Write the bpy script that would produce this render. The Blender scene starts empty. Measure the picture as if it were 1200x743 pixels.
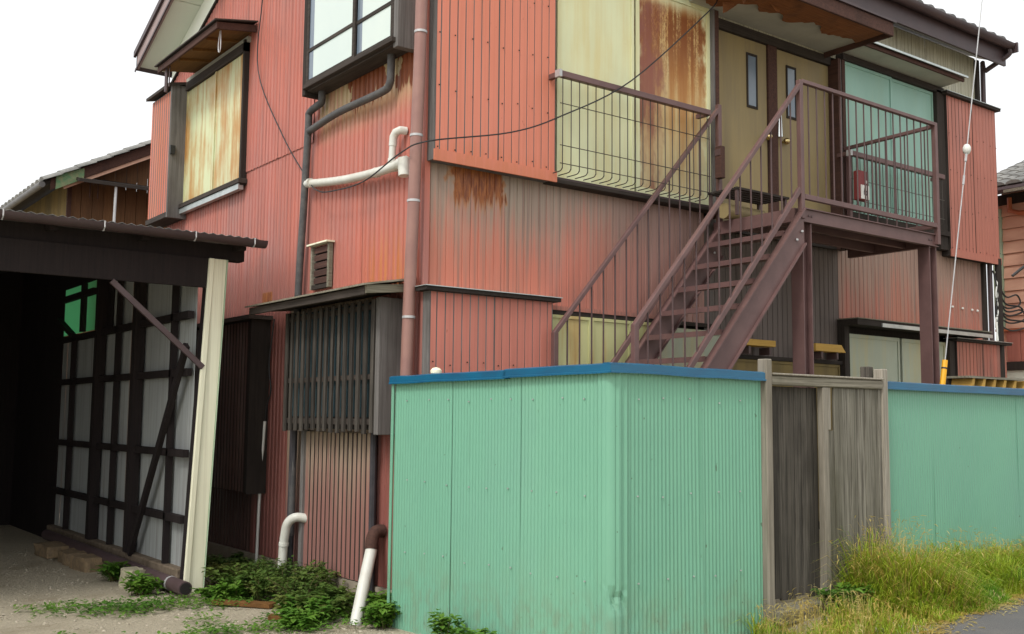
import bpy, bmesh, math, random
from mathutils import Vector, Matrix, noise as mnoise
random.seed(7)
R = math.radians
sc = bpy.context.scene
col = sc.collection

# ---------------------------------------------------------------- camera
cam_d = bpy.data.cameras.new("camera")
cam_d.lens = 36.86
cam_d.sensor_width = 36.0
cam_d.clip_start = 0.05
cam_d.clip_end = 2000
cam = bpy.data.objects.new("camera", cam_d)
col.objects.link(cam)
YAW, PITCH, ROLL = R(-37.023), R(5.5194), R(0.53526)
cam.matrix_world = (Matrix.Translation((0, 0, 1.5)) @ Matrix.Rotation(YAW, 4, 'Z')
                    @ Matrix.Rotation(math.pi / 2 + PITCH, 4, 'X') @ Matrix.Rotation(ROLL, 4, 'Z'))
sc.camera = cam

# ---------------------------------------------------------------- sky, sun, exposure (bright overcast)
SUN_EL, SUN_AZ = 50, 250          # azimuth clockwise from +Y: the light comes from behind the camera's left shoulder
w = bpy.data.worlds.new("World"); sc.world = w; w.use_nodes = True
nt = w.node_tree; nt.nodes.clear()
sky = nt.nodes.new("ShaderNodeTexSky"); sky.sky_type = 'NISHITA'; sky.sun_disc = False
sky.sun_elevation = R(SUN_EL); sky.sun_rotation = R(SUN_AZ)
sky.air_density = 1.0; sky.dust_density = 6.0; sky.ozone_density = 1.0
hs = nt.nodes.new("ShaderNodeHueSaturation"); hs.inputs['Saturation'].default_value = 0.22
mx = nt.nodes.new("ShaderNodeMix"); mx.data_type = 'RGBA'; mx.inputs[0].default_value = 0.55
mx.inputs[7].default_value = (10.2, 10.3, 10.4, 1)          # even white cloud cover over the sky
bg = nt.nodes.new("ShaderNodeBackground"); bg.inputs['Strength'].default_value = 0.145
wo = nt.nodes.new("ShaderNodeOutputWorld")
nt.links.new(sky.outputs[0], hs.inputs['Color']); nt.links.new(hs.outputs[0], mx.inputs[6])
nt.links.new(mx.outputs[2], bg.inputs['Color']); nt.links.new(bg.outputs[0], wo.inputs[0])

sun_d = bpy.data.lights.new("sun", 'SUN'); sun_d.energy = 1.4; sun_d.angle = R(11); sun_d.color = (1, .965, .91)
sun = bpy.data.objects.new("sun", sun_d); col.objects.link(sun)
az = R(SUN_AZ); el = R(SUN_EL)
sdir = Vector((math.sin(az) * math.cos(el), math.cos(az) * math.cos(el), math.sin(el)))
sun.rotation_euler = sdir.to_track_quat('Z', 'Y').to_euler()
sun.location = sdir * 30
vs = sc.view_settings
vs.view_transform = 'Standard'; vs.look = 'None'; vs.gamma = 1; vs.exposure = 0.2; vs.use_curve_mapping = False

# ---------------------------------------------------------------- materials
class NT:
    def __init__(s, name):
        s.m = bpy.data.materials.new(name); s.m.use_nodes = True
        s.t = s.m.node_tree; s.t.nodes.clear()
        s.out = s.t.nodes.new("ShaderNodeOutputMaterial")
        s.b = s.t.nodes.new("ShaderNodeBsdfPrincipled")
        s.t.links.new(s.b.outputs[0], s.out.inputs[0])
        g = s.t.nodes.new("ShaderNodeNewGeometry"); s.pos = g.outputs['Position']; s.geo = g
        sp = s.t.nodes.new("ShaderNodeSeparateXYZ"); s.L(s.pos, sp.inputs[0])
        s.x, s.y, s.z = sp.outputs
    def L(s, a, b): s.t.links.new(a, b)
    def put(s, sock, v):
        if hasattr(v, 'links') or isinstance(v, bpy.types.NodeSocket): s.L(v, sock)
        else: sock.default_value = v
    def math(s, op, a, b=None, c=None, clamp=False):
        n = s.t.nodes.new("ShaderNodeMath"); n.operation = op; n.use_clamp = clamp
        s.put(n.inputs[0], a)
        if b is not None: s.put(n.inputs[1], b)
        if c is not None: s.put(n.inputs[2], c)
        return n.outputs[0]
    def scale(s, v):
        n = s.t.nodes.new("ShaderNodeVectorMath"); n.operation = 'MULTIPLY'
        s.L(s.pos, n.inputs[0]); n.inputs[1].default_value = v; return n.outputs[0]
    def noise(s, v=(1, 1, 1), sc_=1.0, det=4, rough=.55, dist=0):
        n = s.t.nodes.new("ShaderNodeTexNoise"); n.inputs['Scale'].default_value = sc_
        n.inputs['Detail'].default_value = det; n.inputs['Roughness'].default_value = rough
        n.inputs['Distortion'].default_value = dist
        s.L(s.scale(v), n.inputs['Vector']); return n.outputs[0]
    def ramp(s, v, a, b, lo=0., hi=1.):
        n = s.t.nodes.new("ShaderNodeMapRange"); n.interpolation_type = 'SMOOTHSTEP'
        s.put(n.inputs[0], v); n.inputs[1].default_value = a; n.inputs[2].default_value = b
        n.inputs[3].default_value = lo; n.inputs[4].default_value = hi; return n.outputs[0]
    def mix(s, f, a, b, mode='MIX'):
        n = s.t.nodes.new("ShaderNodeMix"); n.data_type = 'RGBA'; n.blend_type = mode
        s.put(n.inputs[0], f)
        for k, v in ((6, a), (7, b)):
            if isinstance(v, tuple): n.inputs[k].default_value = v if len(v) == 4 else v + (1,)
            else: s.L(v, n.inputs[k])
        return n.outputs[2]
    def rand(s):
        n = s.t.nodes.new("ShaderNodeObjectInfo"); return n.outputs['Random']
    def bump(s, h, st=.3, d=.01):
        n = s.t.nodes.new("ShaderNodeBump"); n.inputs['Strength'].default_value = st; n.inputs['Distance'].default_value = d
        s.L(h, n.inputs['Height']); s.L(n.outputs[0], s.b.inputs['Normal'])
    def done(s, c, rough=.6, metal=0., spec=.5):
        s.put(s.b.inputs['Base Color'], c if not isinstance(c, tuple) else c + (1,))
        s.put(s.b.inputs['Roughness'], rough); s.put(s.b.inputs['Metallic'], metal)
        s.b.inputs['Specular IOR Level'].default_value = spec
        return s.m

RUST = (.135, .032, .008); RUST2 = (.36, .12, .025)
def region(n, axis, a0, a1, z0, z1, sa=.08, szlo=.1, szhi=.04, drip=.0):
    """soft box mask along a wall (axis 'x' or 'y') and height"""
    c = n.math('ADD', n.x if axis == 'x' else n.y, n.math('MULTIPLY', n.math('SUBTRACT', n.noise((7, 7, 4.5), 1, 3, .6), .5), .35))
    m = n.math('MULTIPLY', n.ramp(c, a0, a0 + sa), n.ramp(c, a1 - sa, a1, 1, 0))
    zc = n.math('ADD', n.z, n.math('MULTIPLY', n.math('SUBTRACT', n.noise((30, 30, .5), 1, 3, .6), .5), drip)) if drip else n.z
    m = n.math('MULTIPLY', m, n.ramp(zc, z0, z0 + szlo))
    return n.math('MULTIPLY', m, n.ramp(n.z, z1 - szhi, z1, 1, 0))

def paint(name, base, alt, rust=(), fades=(), xfade=None, grime=0., streak=.5, dirt=(.16, .11, .08), rough=.5, lines=30, spec=.35, rustspots=.0, alt_sc=1.2):
    """weathered painted sheet metal: colour drift, vertical run-off streaks, washed-out zones and rust of its own shape"""
    n = NT(name)
    big = n.noise((1, 1, .55), alt_sc, 5, .6)
    c = n.mix(n.ramp(big, .36, .68), base, alt)
    st = n.noise((lines, lines, .55), 1, 4, .65)                 # thin vertical runs
    wide = n.noise((3.5, 3.5, .5), 1, 4, .6)
    for (z0, z1, colr, k) in fades:
        sp_ = abs(z1 - z0); zz = n.math('ADD', n.z, n.math('MULTIPLY', n.math('SUBTRACT', n.math('ADD', n.math('MULTIPLY', st, .55), n.math('MULTIPLY', wide, .45)), .5), sp_ * 3.2))
        f = n.ramp(zz, z0, z1)
        c = n.mix(n.math('MULTIPLY', f, k), c, colr)
    if grime:
        gm = n.math('ADD', n.math('MULTIPLY', n.noise((1.3, 1.3, .75), 1, 5, .65), .75), n.math('MULTIPLY', st, .35))
        c = n.mix(n.math('MULTIPLY', n.ramp(gm, .50, .74), grime), c, (.27, .155, .135))
    if xfade:
        xx = n.math('ADD', n.x, n.math('MULTIPLY', n.math('SUBTRACT', wide, .5), 1.6))
        c = n.mix(n.math('MULTIPLY', n.ramp(xx, xfade[0], xfade[1]), xfade[3]), c, xfade[2])
    d = n.math('MULTIPLY', n.ramp(st, .50, .70), n.ramp(wide, .30, .62))
    c = n.mix(n.math('MULTIPLY', d, streak), c, dirt)
    rb = n.noise((48, 48, .22), 1, 3, .6)
    c = n.mix(n.math('MULTIPLY', n.ramp(rb, .48, .70), min(.5, streak * .7)), c, dirt)
    c = n.mix(n.ramp(n.noise((40, 40, .3), 1.3, 3, .6), .56, .74, 0, .22), c, tuple(min(1, v * 1.25 + .02) for v in base))
    blot = n.noise((9, 9, 3.2), 1, 6, .7, .3)
    for (axis, a0, a1, z0, z1, k) in rust:
        m = region(n, axis, a0, a1, z0, z1, .14, (z1 - z0) * .6, .04, .55)
        e = n.math('ADD', n.math('MULTIPLY', n.noise((24, 24, 1.2), 1, 5, .7), .62), n.math('MULTIPLY', blot, .5))
        m2 = n.ramp(n.math('ADD', n.math('MULTIPLY', m, .62), n.math('MULTIPLY', e, .75)), .80, .94)
        m2 = n.math('MULTIPLY', n.math('MULTIPLY', m2, n.ramp(m, 0, .12)), k)
        halo = n.math('MULTIPLY', n.ramp(n.math('ADD', n.math('MULTIPLY', m, .62), n.math('MULTIPLY', e, .75)), .62, .86), n.ramp(m, 0, .1))
        c = n.mix(n.math('MULTIPLY', halo, .65 * k), c, (.40, .17, .05))
        rc = n.mix(n.ramp(n.noise((34, 34, 5), 1, 5, .75), .35, .65), RUST, RUST2)
        c = n.mix(m2, c, rc)
    if rustspots:
        sp = n.ramp(n.noise((30, 30, 12), 1, 3, .6), .70, .78)
        c = n.mix(n.math('MULTIPLY', sp, rustspots), c, RUST)
    c = n.mix(n.math('MULTIPLY', n.rand(), .16), c, n.mix(.5, c, alt))
    n.bump(n.noise((14, 14, 5), 1, 5, .6), .16, .02)
    return n.done(c, n.ramp(wide, .3, .7, rough - .08, rough + .16), 0, spec)

SAL = (.56, .175, .115); SAL2 = (.47, .130, .090); GREYB = (.34, .25, .165); GREYD = (.21, .16, .12)
M = {}
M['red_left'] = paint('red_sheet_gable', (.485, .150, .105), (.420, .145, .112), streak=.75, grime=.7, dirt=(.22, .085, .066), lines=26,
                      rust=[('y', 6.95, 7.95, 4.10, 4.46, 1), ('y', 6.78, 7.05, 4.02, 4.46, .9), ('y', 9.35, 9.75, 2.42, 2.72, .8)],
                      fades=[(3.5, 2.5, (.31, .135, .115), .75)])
# apron of bleached paint below the upper bay window
def red_apron():
    n = NT('red_sheet_apron')
    wide = n.noise((4, 4, .6), 1, 4, .6); st = n.noise((30, 30, .6), 1, 4, .65)
    c = n.mix(n.ramp(n.noise((1, 1, .5), 1.5, 4), .35, .7), (.485, .148, .102), (.420, .145, .110))
    gm = n.math('ADD', n.math('MULTIPLY', n.noise((1.3, 1.3, .75), 1, 5, .65), .75), n.math('MULTIPLY', st, .35))
    c = n.mix(n.math('MULTIPLY', n.ramp(gm, .52, .76), .6), c, (.27, .155, .135))
    f = n.math('MULTIPLY', region(n, 'y', 6.72, 8.55, 3.85, 4.60, .15, .42, .02), n.ramp(n.math('ADD', n.math('MULTIPLY', wide, .6), n.math('MULTIPLY', st, .5)), .30, .52))
    c = n.mix(f, c, (.46, .36, .20))
    e = n.math('ADD', n.math('MULTIPLY', n.noise((26, 26, .9), 1, 5, .7), .6), n.math('MULTIPLY', n.noise((7, 7, 3), 1, 5, .7), .5))
    for a0, a1, z0, z1 in ((7.25, 7.98, 4.02, 4.55), (6.72, 7.2, 4.0, 4.55)):
        m = region(n, 'y', a0, a1, z0, z1, .1, .2, .02, .5)
        m2 = n.math('MULTIPLY', n.ramp(n.math('ADD', n.math('MULTIPLY', m, .7), n.math('MULTIPLY', e, .7)), .80, .92), n.ramp(m, 0, .1))
        c = n.mix(m2, c, n.mix(n.noise((40, 40, 6), 1, 4, .7), (.12, .028, .008), (.30, .085, .02)))
    # rusty orange runs low on the wall above the lattice hood
    o = n.math('MULTIPLY', region(n, 'y', 6.7, 7.7, 2.4, 3.15, .3, .1, .5), n.ramp(st, .4, .62))
    c = n.mix(n.math('MULTIPLY', o, .75), c, (.55, .19, .035))
    d = n.math('MULTIPLY', n.ramp(st, .54, .75), n.ramp(wide, .4, .7))
    c = n.mix(n.math('MULTIPLY', d, .5), c, (.22, .09, .065))
    c = n.mix(n.ramp(n.noise((48, 48, .22), 1, 3, .6), .48, .70, 0, .45), c, (.27, .10, .07))
    n.bump(n.noise((14, 14, 5), 1, 5, .6), .16, .02)
    return n.done(c, .5, 0, .35)
M['red_apron'] = red_apron()
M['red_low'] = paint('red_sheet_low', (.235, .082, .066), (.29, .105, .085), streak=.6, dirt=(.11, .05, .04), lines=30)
M['red_bleached'] = paint('red_sheet_bleached', (.30, .14, .118), (.25, .13, .11), streak=.8, dirt=(.13, .07, .055), lines=34,
                          fades=[(.55, 1.45, (.36, .29, .21), 1.0)])
M['red_band'] = paint('red_sheet_band', SAL, (.46, .17, .115), streak=.7, grime=.45, dirt=(.17, .105, .085), xfade=(5.0, 7.0, (.335, .205, .18), .8),
                      rust=[('x', 4.36, 5.02, 3.02, 3.52, 1.0)], fades=[(2.65, 3.36, (.335, .275, .215), 1.0)], lines=30)
M['red_band_far'] = paint('red_sheet_band_far', (.44, .14, .10), (.38, .16, .11), streak=.75, grime=.5, dirt=(.15, .09, .07),
                          fades=[(3.45, 2.75, GREYB, .0), (2.3, 3.3, (.31, .25, .20), .8)], lines=30)
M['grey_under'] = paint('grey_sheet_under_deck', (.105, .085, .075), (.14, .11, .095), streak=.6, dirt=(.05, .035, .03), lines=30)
M['red_box'] = paint('red_box_sheet', (.63, .215, .150), (.60, .20, .125), streak=.28, dirt=(.42, .15, .09), lines=22, rustspots=.5, alt_sc=.6,
                     fades=[(3.70, 3.40, (.46, .15, .06), .55)])
M['red_box_low'] = paint('red_box_sheet_low', (.54, .185, .138), (.47, .17, .125), streak=.3, dirt=(.33, .12, .08), lines=22, rustspots=.4, alt_sc=.6)
M['red_box_far'] = paint('red_box_sheet_far', (.50, .13, .075), (.52, .16, .07), streak=.5, dirt=(.3, .11, .06), lines=22, rustspots=.3)
M['red_box_right'] = paint('red_box_sheet_right', (.44, .160, .115), (.38, .145, .108), streak=.5, dirt=(.26, .10, .075), lines=24)
M['box_dark'] = paint('dark_box_sheet', (.085, .040, .030), (.11, .055, .04), streak=.5, dirt=(.04, .02, .02), lines=30)
M['pale_sheet'] = paint('pale_gable_sheet', (.42, .40, .30), (.36, .35, .27), streak=.7, dirt=(.16, .14, .1), lines=30)
M['cream_sh'] = paint('cream_shutter_sheet', (.66, .66, .40), (.70, .68, .46), streak=.45, dirt=(.42, .22, .05), lines=9, spec=.4,
                      rustspots=.25, fades=[(5.9, 5.0, (.58, .40, .10), .0)])
def stained_shutter(name, axis, a0, a1, z0, z1, base, kind):
    n = NT(name)
    wide = n.noise((2.6, 2.6, .7), 1, 5, .6); st = n.noise((13, 13, .5), 1, 5, .65); fine = n.noise((60, 60, 30), 1, 5, .8)
    c = n.mix(n.ramp(n.noise((2, 2, 1.2), 1, 5), .35, .7), base, tuple(v * .9 for v in base))
    y1 = n.ramp(n.math('ADD', n.math('MULTIPLY', wide, .6), n.math('MULTIPLY', st, .55)), .50, .76)
    if kind == 'runs':                        # tea coloured runs, strongest near the foot
        k = n.math('MULTIPLY', n.ramp(y1, 0, .8), n.ramp(n.z, z1, z0, .5, 1))
        c = n.mix(k, c, (.50, .24, .05)); c = n.mix(n.math('MULTIPLY', n.ramp(st, .60, .8), .6), c, (.30, .10, .02))
    elif kind == 'spots':
        c = n.mix(n.math('MULTIPLY', y1, .42), c, (.58, .42, .12))
        c = n.mix(n.ramp(n.noise((16, 16, 10), 1, 4, .6), .70, .76, 0, .5), c, (.36, .13, .02))
    elif kind == 'brown':
        k = n.ramp(n.math('ADD', n.math('MULTIPLY', n.noise((2.2, 2.2, 1.3), 1, 5, .6), .8), n.math('MULTIPLY', st, .5)), .52, .80)
        c = n.mix(n.math('MULTIPLY', k, .9), c, (.46, .22, .05))
        c = n.mix(n.math('MULTIPLY', n.ramp(n.y, 11.05, 10.2), n.math('MULTIPLY', n.ramp(st, .40, .62), .75)), c, (.42, .21, .06))
        c = n.mix(n.ramp(st, .58, .78, 0, .75), c, (.28, .10, .02))
    elif kind == 'clean':
        c = n.mix(n.math('MULTIPLY', y1, .25), c, (.34, .42, .28))
    elif kind == 'rusty':                     # half eaten by rust: brown left band and speckled top, orange runs below
        inner = region(n, axis, a0 + .0, a1 + .02, z0 - .6, z1 + .03, .13, .2, .22)
        mott = n.math('ADD', n.math('MULTIPLY', st, .55), n.math('MULTIPLY', wide, .5))
        c = n.mix(n.math('MULTIPLY', n.math('MULTIPLY', inner, n.ramp(n.z, z0, z1 - .5, .45, 1)), n.ramp(mott, .30, .60, .35, 1)), c, (.52, .27, .065))
        c = n.mix(n.math('MULTIPLY', n.math('MULTIPLY', inner, n.ramp(n.z, z0, z1 - .3, .35, 1)), n.ramp(mott, .44, .66, 0, .9)), c, (.36, .135, .03))
        top = n.math('MULTIPLY', region(n, axis, a0 + .02, a1 + .0, z1 - 1.15, z1 - .02, .10, .9, .15), n.ramp(n.math('ADD', n.math('MULTIPLY', fine, .55), n.math('MULTIPLY', st, .6)), .44, .60))
        c = n.mix(n.math('MULTIPLY', top, .95), c, (.19, .055, .012))
        lb = n.math('MULTIPLY', region(n, axis, a0 - .02, a0 + .42, z0 - .6, z1 - .05, .12, .2, .1), n.ramp(mott, .24, .42))
        lb = n.math('MULTIPLY', lb, n.ramp(n.noise((5, 5, 1.4), 1, 5, .7), .36, .56, .25, 1))
        c = n.mix(n.math('MULTIPLY', lb, .88), c, (.23, .082, .06))
    n.bump(n.math('ADD', n.noise((9, 9, 2), 1, 4), n.math('MULTIPLY', fine, .3)), .12, .02)
    return n.done(c, n.ramp(wide, .3, .7, .45, .65), 0, .4)
CREAM = (.66, .68, .43)
M['sh_a'] = stained_shutter('cream_shutter_spotted', 'x', 5.46, 6.32, 3.5, 5.4, CREAM, 'spots')
M['sh_b'] = stained_shutter('cream_shutter_rusted', 'x', 6.33, 7.32, 3.5, 5.4, CREAM, 'rusty')
M['sh_low'] = stained_shutter('cream_shutter_low', 'x', 5.45, 6.6, 1.2, 2.4, (.60, .60, .30), 'runs')
M['sh_far'] = stained_shutter('cream_shutter_gable', 'y', 10.17, 11.88, 3.9, 5.25, (.62, .66, .40), 'brown')
M['mint_sh'] = stained_shutter('mint_shutter', 'x', 9.4, 11.2, 3.7, 5.4, (.25, .43, .36), 'clean')
M['grey_sh'] = stained_shutter('grey_green_shutter', 'x', 9.4, 11.2, .5, 2.4, (.40, .44, .34), 'spots')

def plain(name, c, c2=None, rough=.6, metal=0., spec=.4, ns=6, nv=(1, 1, 1), bump=.1, bd=.01):
    n = NT(name); c2 = c2 or tuple(v * .8 for v in c)
    f = n.noise(nv, ns, 5, .6)
    cc = n.mix(n.ramp(f, .33, .68), c, c2)
    cc = n.mix(n.math('MULTIPLY', n.rand(), .3), cc, c2)
    if bump: n.bump(n.noise(nv, ns * 4, 4), bump, bd)
    return n.done(cc, rough, metal, spec)
def wood(name, c, c2, dirt, along='z', rough=.85):
    n = NT(name)
    v = {'z': (55, 55, 1.6), 'x': (1.6, 55, 55), 'y': (55, 1.6, 55)}[along]
    g = n.noise(v, 1, 6, .7, .4); big = n.noise((3, 3, 1.1), 1, 4)
    cc = n.mix(n.ramp(g, .36, .66), c, c2)
    cc = n.mix(n.ramp(big, .5, .75, 0, .75), cc, dirt)
    cc = n.mix(n.ramp(g, .66, .74, 0, .8), cc, tuple(x * .35 for x in dirt))
    cc = n.mix(n.math('MULTIPLY', n.rand(), .45), cc, dirt)
    n.bump(g, .6, .006)
    return n.done(cc, rough, 0, .25)
M['wood_grey'] = wood('weathered_grey_wood', (.205, .195, .185), (.13, .122, .115), (.07, .062, .056))
M['wood_greyx'] = wood('weathered_grey_wood_x', (.31, .285, .225), (.15, .135, .10), (.10, .095, .06), 'x')
M['wood_dark'] = wood('dark_wood', (.045, .036, .030), (.028, .022, .018), (.018, .014, .012))
M['wood_darky'] = wood('dark_wood_y', (.075, .06, .05), (.035, .028, .023), (.022, .018, .015), 'y')
M['wood_darkx'] = wood('dark_wood_x', (.05, .04, .033), (.03, .024, .02), (.018, .014, .012), 'x')
M['wood_lattice'] = wood('lattice_wood', (.105, .093, .078), (.030, .026, .022), (.016, .013, .011))
M['gate_wood'] = wood('gate_board_wood', (.25, .235, .19), (.085, .077, .060), (.080, .075, .050))
M['gate_dark'] = wood('gate_door_wood', (.135, .12, .098), (.038, .034, .028), (.024, .021, .016))
M['gate_post'] = wood('gate_post_wood', (.37, .335, .275), (.21, .19, .15), (.13, .115, .085))
M['brown_trim'] = wood('brown_trim_wood', (.10, .048, .035), (.06, .03, .024), (.035, .02, .016), 'y')
M['soffit_brown'] = wood('brown_soffit_ply', (.22, .105, .03), (.15, .07, .02), (.08, .04, .015), 'y')
M['ply_torn'] = wood('torn_ply', (.26, .10, .035), (.17, .065, .022), (.09, .04, .02), 'x')
M['ochre'] = plain('ochre_door_ply', (.28, .215, .095), (.225, .175, .088), .6, ns=1.5, nv=(6, 6, .6), bump=.05)
M['ochre_dk'] = plain('ochre_panel_low', (.21, .15, .05), (.15, .11, .04), .7, ns=2, nv=(4, 4, .7))
M['soffit'] = plain('pale_soffit_board', (.80, .86, .73), (.76, .82, .70), .7, ns=1.2, bump=.03)
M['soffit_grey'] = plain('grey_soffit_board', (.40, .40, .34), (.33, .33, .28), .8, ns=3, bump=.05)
M['frieze'] = plain('white_frieze_board', (.84, .88, .78), (.80, .84, .74), .7, ns=1.5, bump=.03)
M['barge'] = plain('mauve_barge_board', (.33, .25, .24), (.28, .21, .20), .6, ns=3)
M['brown_metal'] = plain('brown_gutter_metal', (.065, .040, .040), (.05, .032, .034), .45, ns=4, bump=.04)
M['steel'] = plain('red_oxide_steel_paint', (.145, .080, .074), (.110, .060, .056), .5, ns=5, spec=.45, bump=.08)
M['steel_dk'] = plain('red_oxide_steel_bars', (.095, .060, .058), (.075, .045, .044), .5, ns=6, bump=0)
M['wire'] = plain('dark_wire', (.05, .042, .035), (.04, .03, .025), .5, bump=0)
M['cable'] = plain('black_cable', (.012, .012, .013), (.02, .02, .02), .5, bump=0)
M['pvc'] = plain('white_pvc', (.66, .67, .62), (.54, .53, .46), .4, ns=7, nv=(1, 1, .6), bump=.02)
M['downpipe'] = plain('mauve_downpipe', (.30, .165, .135), (.255, .135, .115), .45, ns=4, bump=.03)
M['pipe_grey'] = plain('lagged_grey_pipe', (.06, .06, .062), (.10, .095, .09), .7, ns=14, bump=.5)
M['pipe_dark'] = plain('dark_waste_pipe', (.03, .03, .035), (.05, .045, .05), .55, ns=9, bump=.2)
M['concrete'] = plain('foundation_concrete', (.38, .33, .25), (.27, .23, .17), .9, ns=5, bump=.4)
M['black'] = plain('unlit_interior', (.02, .018, .016), (.015, .013, .012), .9, bump=0)
M['frost'] = plain('frosted_glass', (.60, .68, .62), (.55, .64, .60), .16, ns=1.2, spec=.6, bump=.0)
M['glass_dk'] = plain('dark_window_glass', (.05, .085, .10), (.04, .07, .08), .12, ns=2, spec=.6, bump=0)
M['slim_glass'] = plain('slim_door_glass', (.17, .21, .25), (.14, .18, .23), .2, ns=3, spec=.6, bump=0)
M['brass'] = plain('brass_knob', (.60, .47, .22), (.5, .4, .2), .25, 1., bump=0)
M['chrome'] = plain('chrome_handle', (.65, .68, .66), (.6, .62, .6), .25, 1., bump=0)
M['alu'] = plain('aluminium_rail', (.55, .60, .58), (.42, .46, .45), .4, .6, bump=0)
M['yellow'] = plain('yellow_guard', (.80, .40, .01), (.72, .34, .01), .45, bump=0)
M['white'] = plain('white_fitting', (.75, .75, .70), (.65, .65, .6), .4, bump=0)
M['galv'] = plain('galvanised_wire', (.50, .50, .50), (.42, .42, .42), .5, .3, bump=0)
M['redbox'] = plain('dull_red_box', (.22, .03, .03), (.17, .025, .025), .5, bump=0)
M['timber_new'] = wood('yellow_timber', (.58, .36, .09), (.50, .30, .07), (.38, .22, .05), 'x', .7)
M['tile'] = plain('grey_roof_tile', (.135, .13, .125), (.085, .082, .08), .55, ns=7, bump=.2)
M['tile_pale'] = plain('weathered_grey_tile', (.26, .255, .235), (.15, .15, .14), .75, ns=5, bump=.3)
M['brick'] = plain('rough_stone_block', (.30, .215, .12), (.18, .13, .08), .95, ns=16, bump=.8, bd=.02)
M['stone'] = plain('pale_stone', (.47, .44, .30), (.38, .35, .24), .9, ns=9, bump=.5, bd=.02)
M['orange_side'] = plain('orange_siding', (.64, .40, .28), (.58, .34, .24), .65, ns=3, nv=(1, 1, 4), bump=.1)
M['orange_pipe'] = plain('orange_pipe', (.42, .13, .05), (.36, .11, .05), .5, bump=0)
M['brown_plank'] = wood('brown_house_board', (.21, .105, .045), (.14, .07, .032), (.085, .045, .025))
M['ochre_plank'] = wood('ochre_house_board', (.27, .19, .065), (.19, .13, .05), (.10, .08, .04))
M['verdigris'] = plain('verdigris_plate', (.10, .25, .12), (.25, .28, .15), .8, ns=14, bump=.4)
M['pale_wall'] = plain('pale_render', (.60, .66, .56), (.55, .6, .5), .8, bump=.1)
M['green_strip'] = plain('pale_green_strip', (.36, .46, .32), (.30, .4, .28), .6, bump=.05)
M['cream_post'] = paint('cream_post_paint', (.82, .81, .62), (.76, .74, .56), streak=.4, dirt=(.38, .33, .22), lines=30)
M['carport_dk'] = wood('carport_shade_dark_timber', (.024, .017, .016), (.016, .012, .012), (.012, .009, .009))  # dark timber, taken near black: the interior's shade is put into the colour
M['carport_sheet'] = paint('grey_inner_sheet', (.42, .45, .44), (.35, .37, .37), streak=.6, dirt=(.16, .14, .12), lines=22)
M['sill_dirt'] = plain('dusty_sill', (.20, .155, .11), (.12, .09, .06), .95, ns=10, bump=.5)
M['purple_pipe'] = plain('purple_brown_pipe', (.095, .065, .068), (.07, .045, .045), .5, ns=5, bump=.05)
M['blue_cap'] = plain('blue_cap_metal', (.005, .115, .215), (.010, .085, .165), .36, ns=2.5, nv=(1.3, 1.3, 5), spec=.5, bump=.05)
def fence_paint():
    n = NT('mint_green_fence_paint')
    wide = n.noise((1.1, 1.1, .8), 1, 5, .6); st = n.noise((18, 18, .4), 1, 4, .6)
    c = n.mix(n.ramp(wide, .35, .68), (.155, .365, .250), (.170, .390, .262))
    c = n.mix(n.math('MULTIPLY', n.ramp(st, .55, .75), .16), c, (.14, .33, .24))
    lowz = n.math('MULTIPLY', n.ramp(n.z, .95, .2), n.ramp(n.noise((5, 5, 3), 1, 5), .35, .75))
    c = n.mix(n.math('MULTIPLY', lowz, .45), c, (.16, .30, .18))
    c = n.mix(n.ramp(n.noise((.9, .9, .6), 1, 5, .65), .46, .72, 0, .5), c, (.155, .325, .245))
    mud = n.math('MULTIPLY', n.ramp(n.z, .62, .18), n.ramp(n.noise((11, 11, 7), 1, 5, .7), .42, .66))
    c = n.mix(n.math('MULTIPLY', mud, .5), c, (.17, .19, .12))
    c = n.mix(n.math('MULTIPLY', n.ramp(n.noise((34, 34, .9), 1, 3, .6), .64, .76), .35), c, (.11, .22, .16))
    sp = n.ramp(n.noise((26, 26, 20), 1, 2, .5), .74, .785)
    c = n.mix(n.math('MULTIPLY', sp, .8), c, (.07, .10, .06))
    c = n.mix(n.math('MULTIPLY', n.rand(), .25), c, (.15, .36, .255))
    n.bump(n.noise((5, 5, 4), 1, 5), .12, .02)
    return n.done(c, n.ramp(wide, .3, .7, .36, .5), 0, .4)
M['mint'] = fence_paint()
M['mint_far'] = M['mint']
def translucent(name, c):
    n = NT(name); t = n.t.nodes.new("ShaderNodeBsdfTranslucent"); t.inputs[0].default_value = c + (1,)
    m = n.t.nodes.new("ShaderNodeMixShader"); m.inputs[0].default_value = .8
    n.done(c, .5); n.L(n.b.outputs[0], m.inputs[1]); n.L(t.outputs[0], m.inputs[2]); n.L(m.outputs[0], n.out.inputs[0]); return n.m
M['green_trans'] = translucent('green_translucent_sheet', (.40, .92, .60))
def leaf(name, a, b, c, sc_=9, tr=.35):
    n = NT(name)
    f = n.noise((1, 1, 1), sc_, 3, .6); f2 = n.noise((1, 1, 1), 2.2, 3)
    cc = n.mix(n.ramp(f, .35, .65), a, b); cc = n.mix(n.ramp(f2, .45, .7), cc, c)
    n.done(cc, .5, 0, .35)
    t = n.t.nodes.new("ShaderNodeBsdfTranslucent"); n.L(cc, t.inputs[0])
    m = n.t.nodes.new("ShaderNodeMixShader"); m.inputs[0].default_value = tr
    n.L(n.b.outputs[0], m.inputs[1]); n.L(t.outputs[0], m.inputs[2]); n.L(m.outputs[0], n.out.inputs[0]); return n.m
M['weed'] = leaf('weed_leaf', (.06, .125, .022), (.125, .20, .04), (.19, .20, .05))
M['weed2'] = leaf('weed_leaf_bright', (.085, .21, .022), (.16, .29, .04), (.07, .17, .022))
M['grass'] = leaf('verge_grass', (.235, .345, .020), (.36, .43, .035), (.13, .29, .016), 7)
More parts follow.
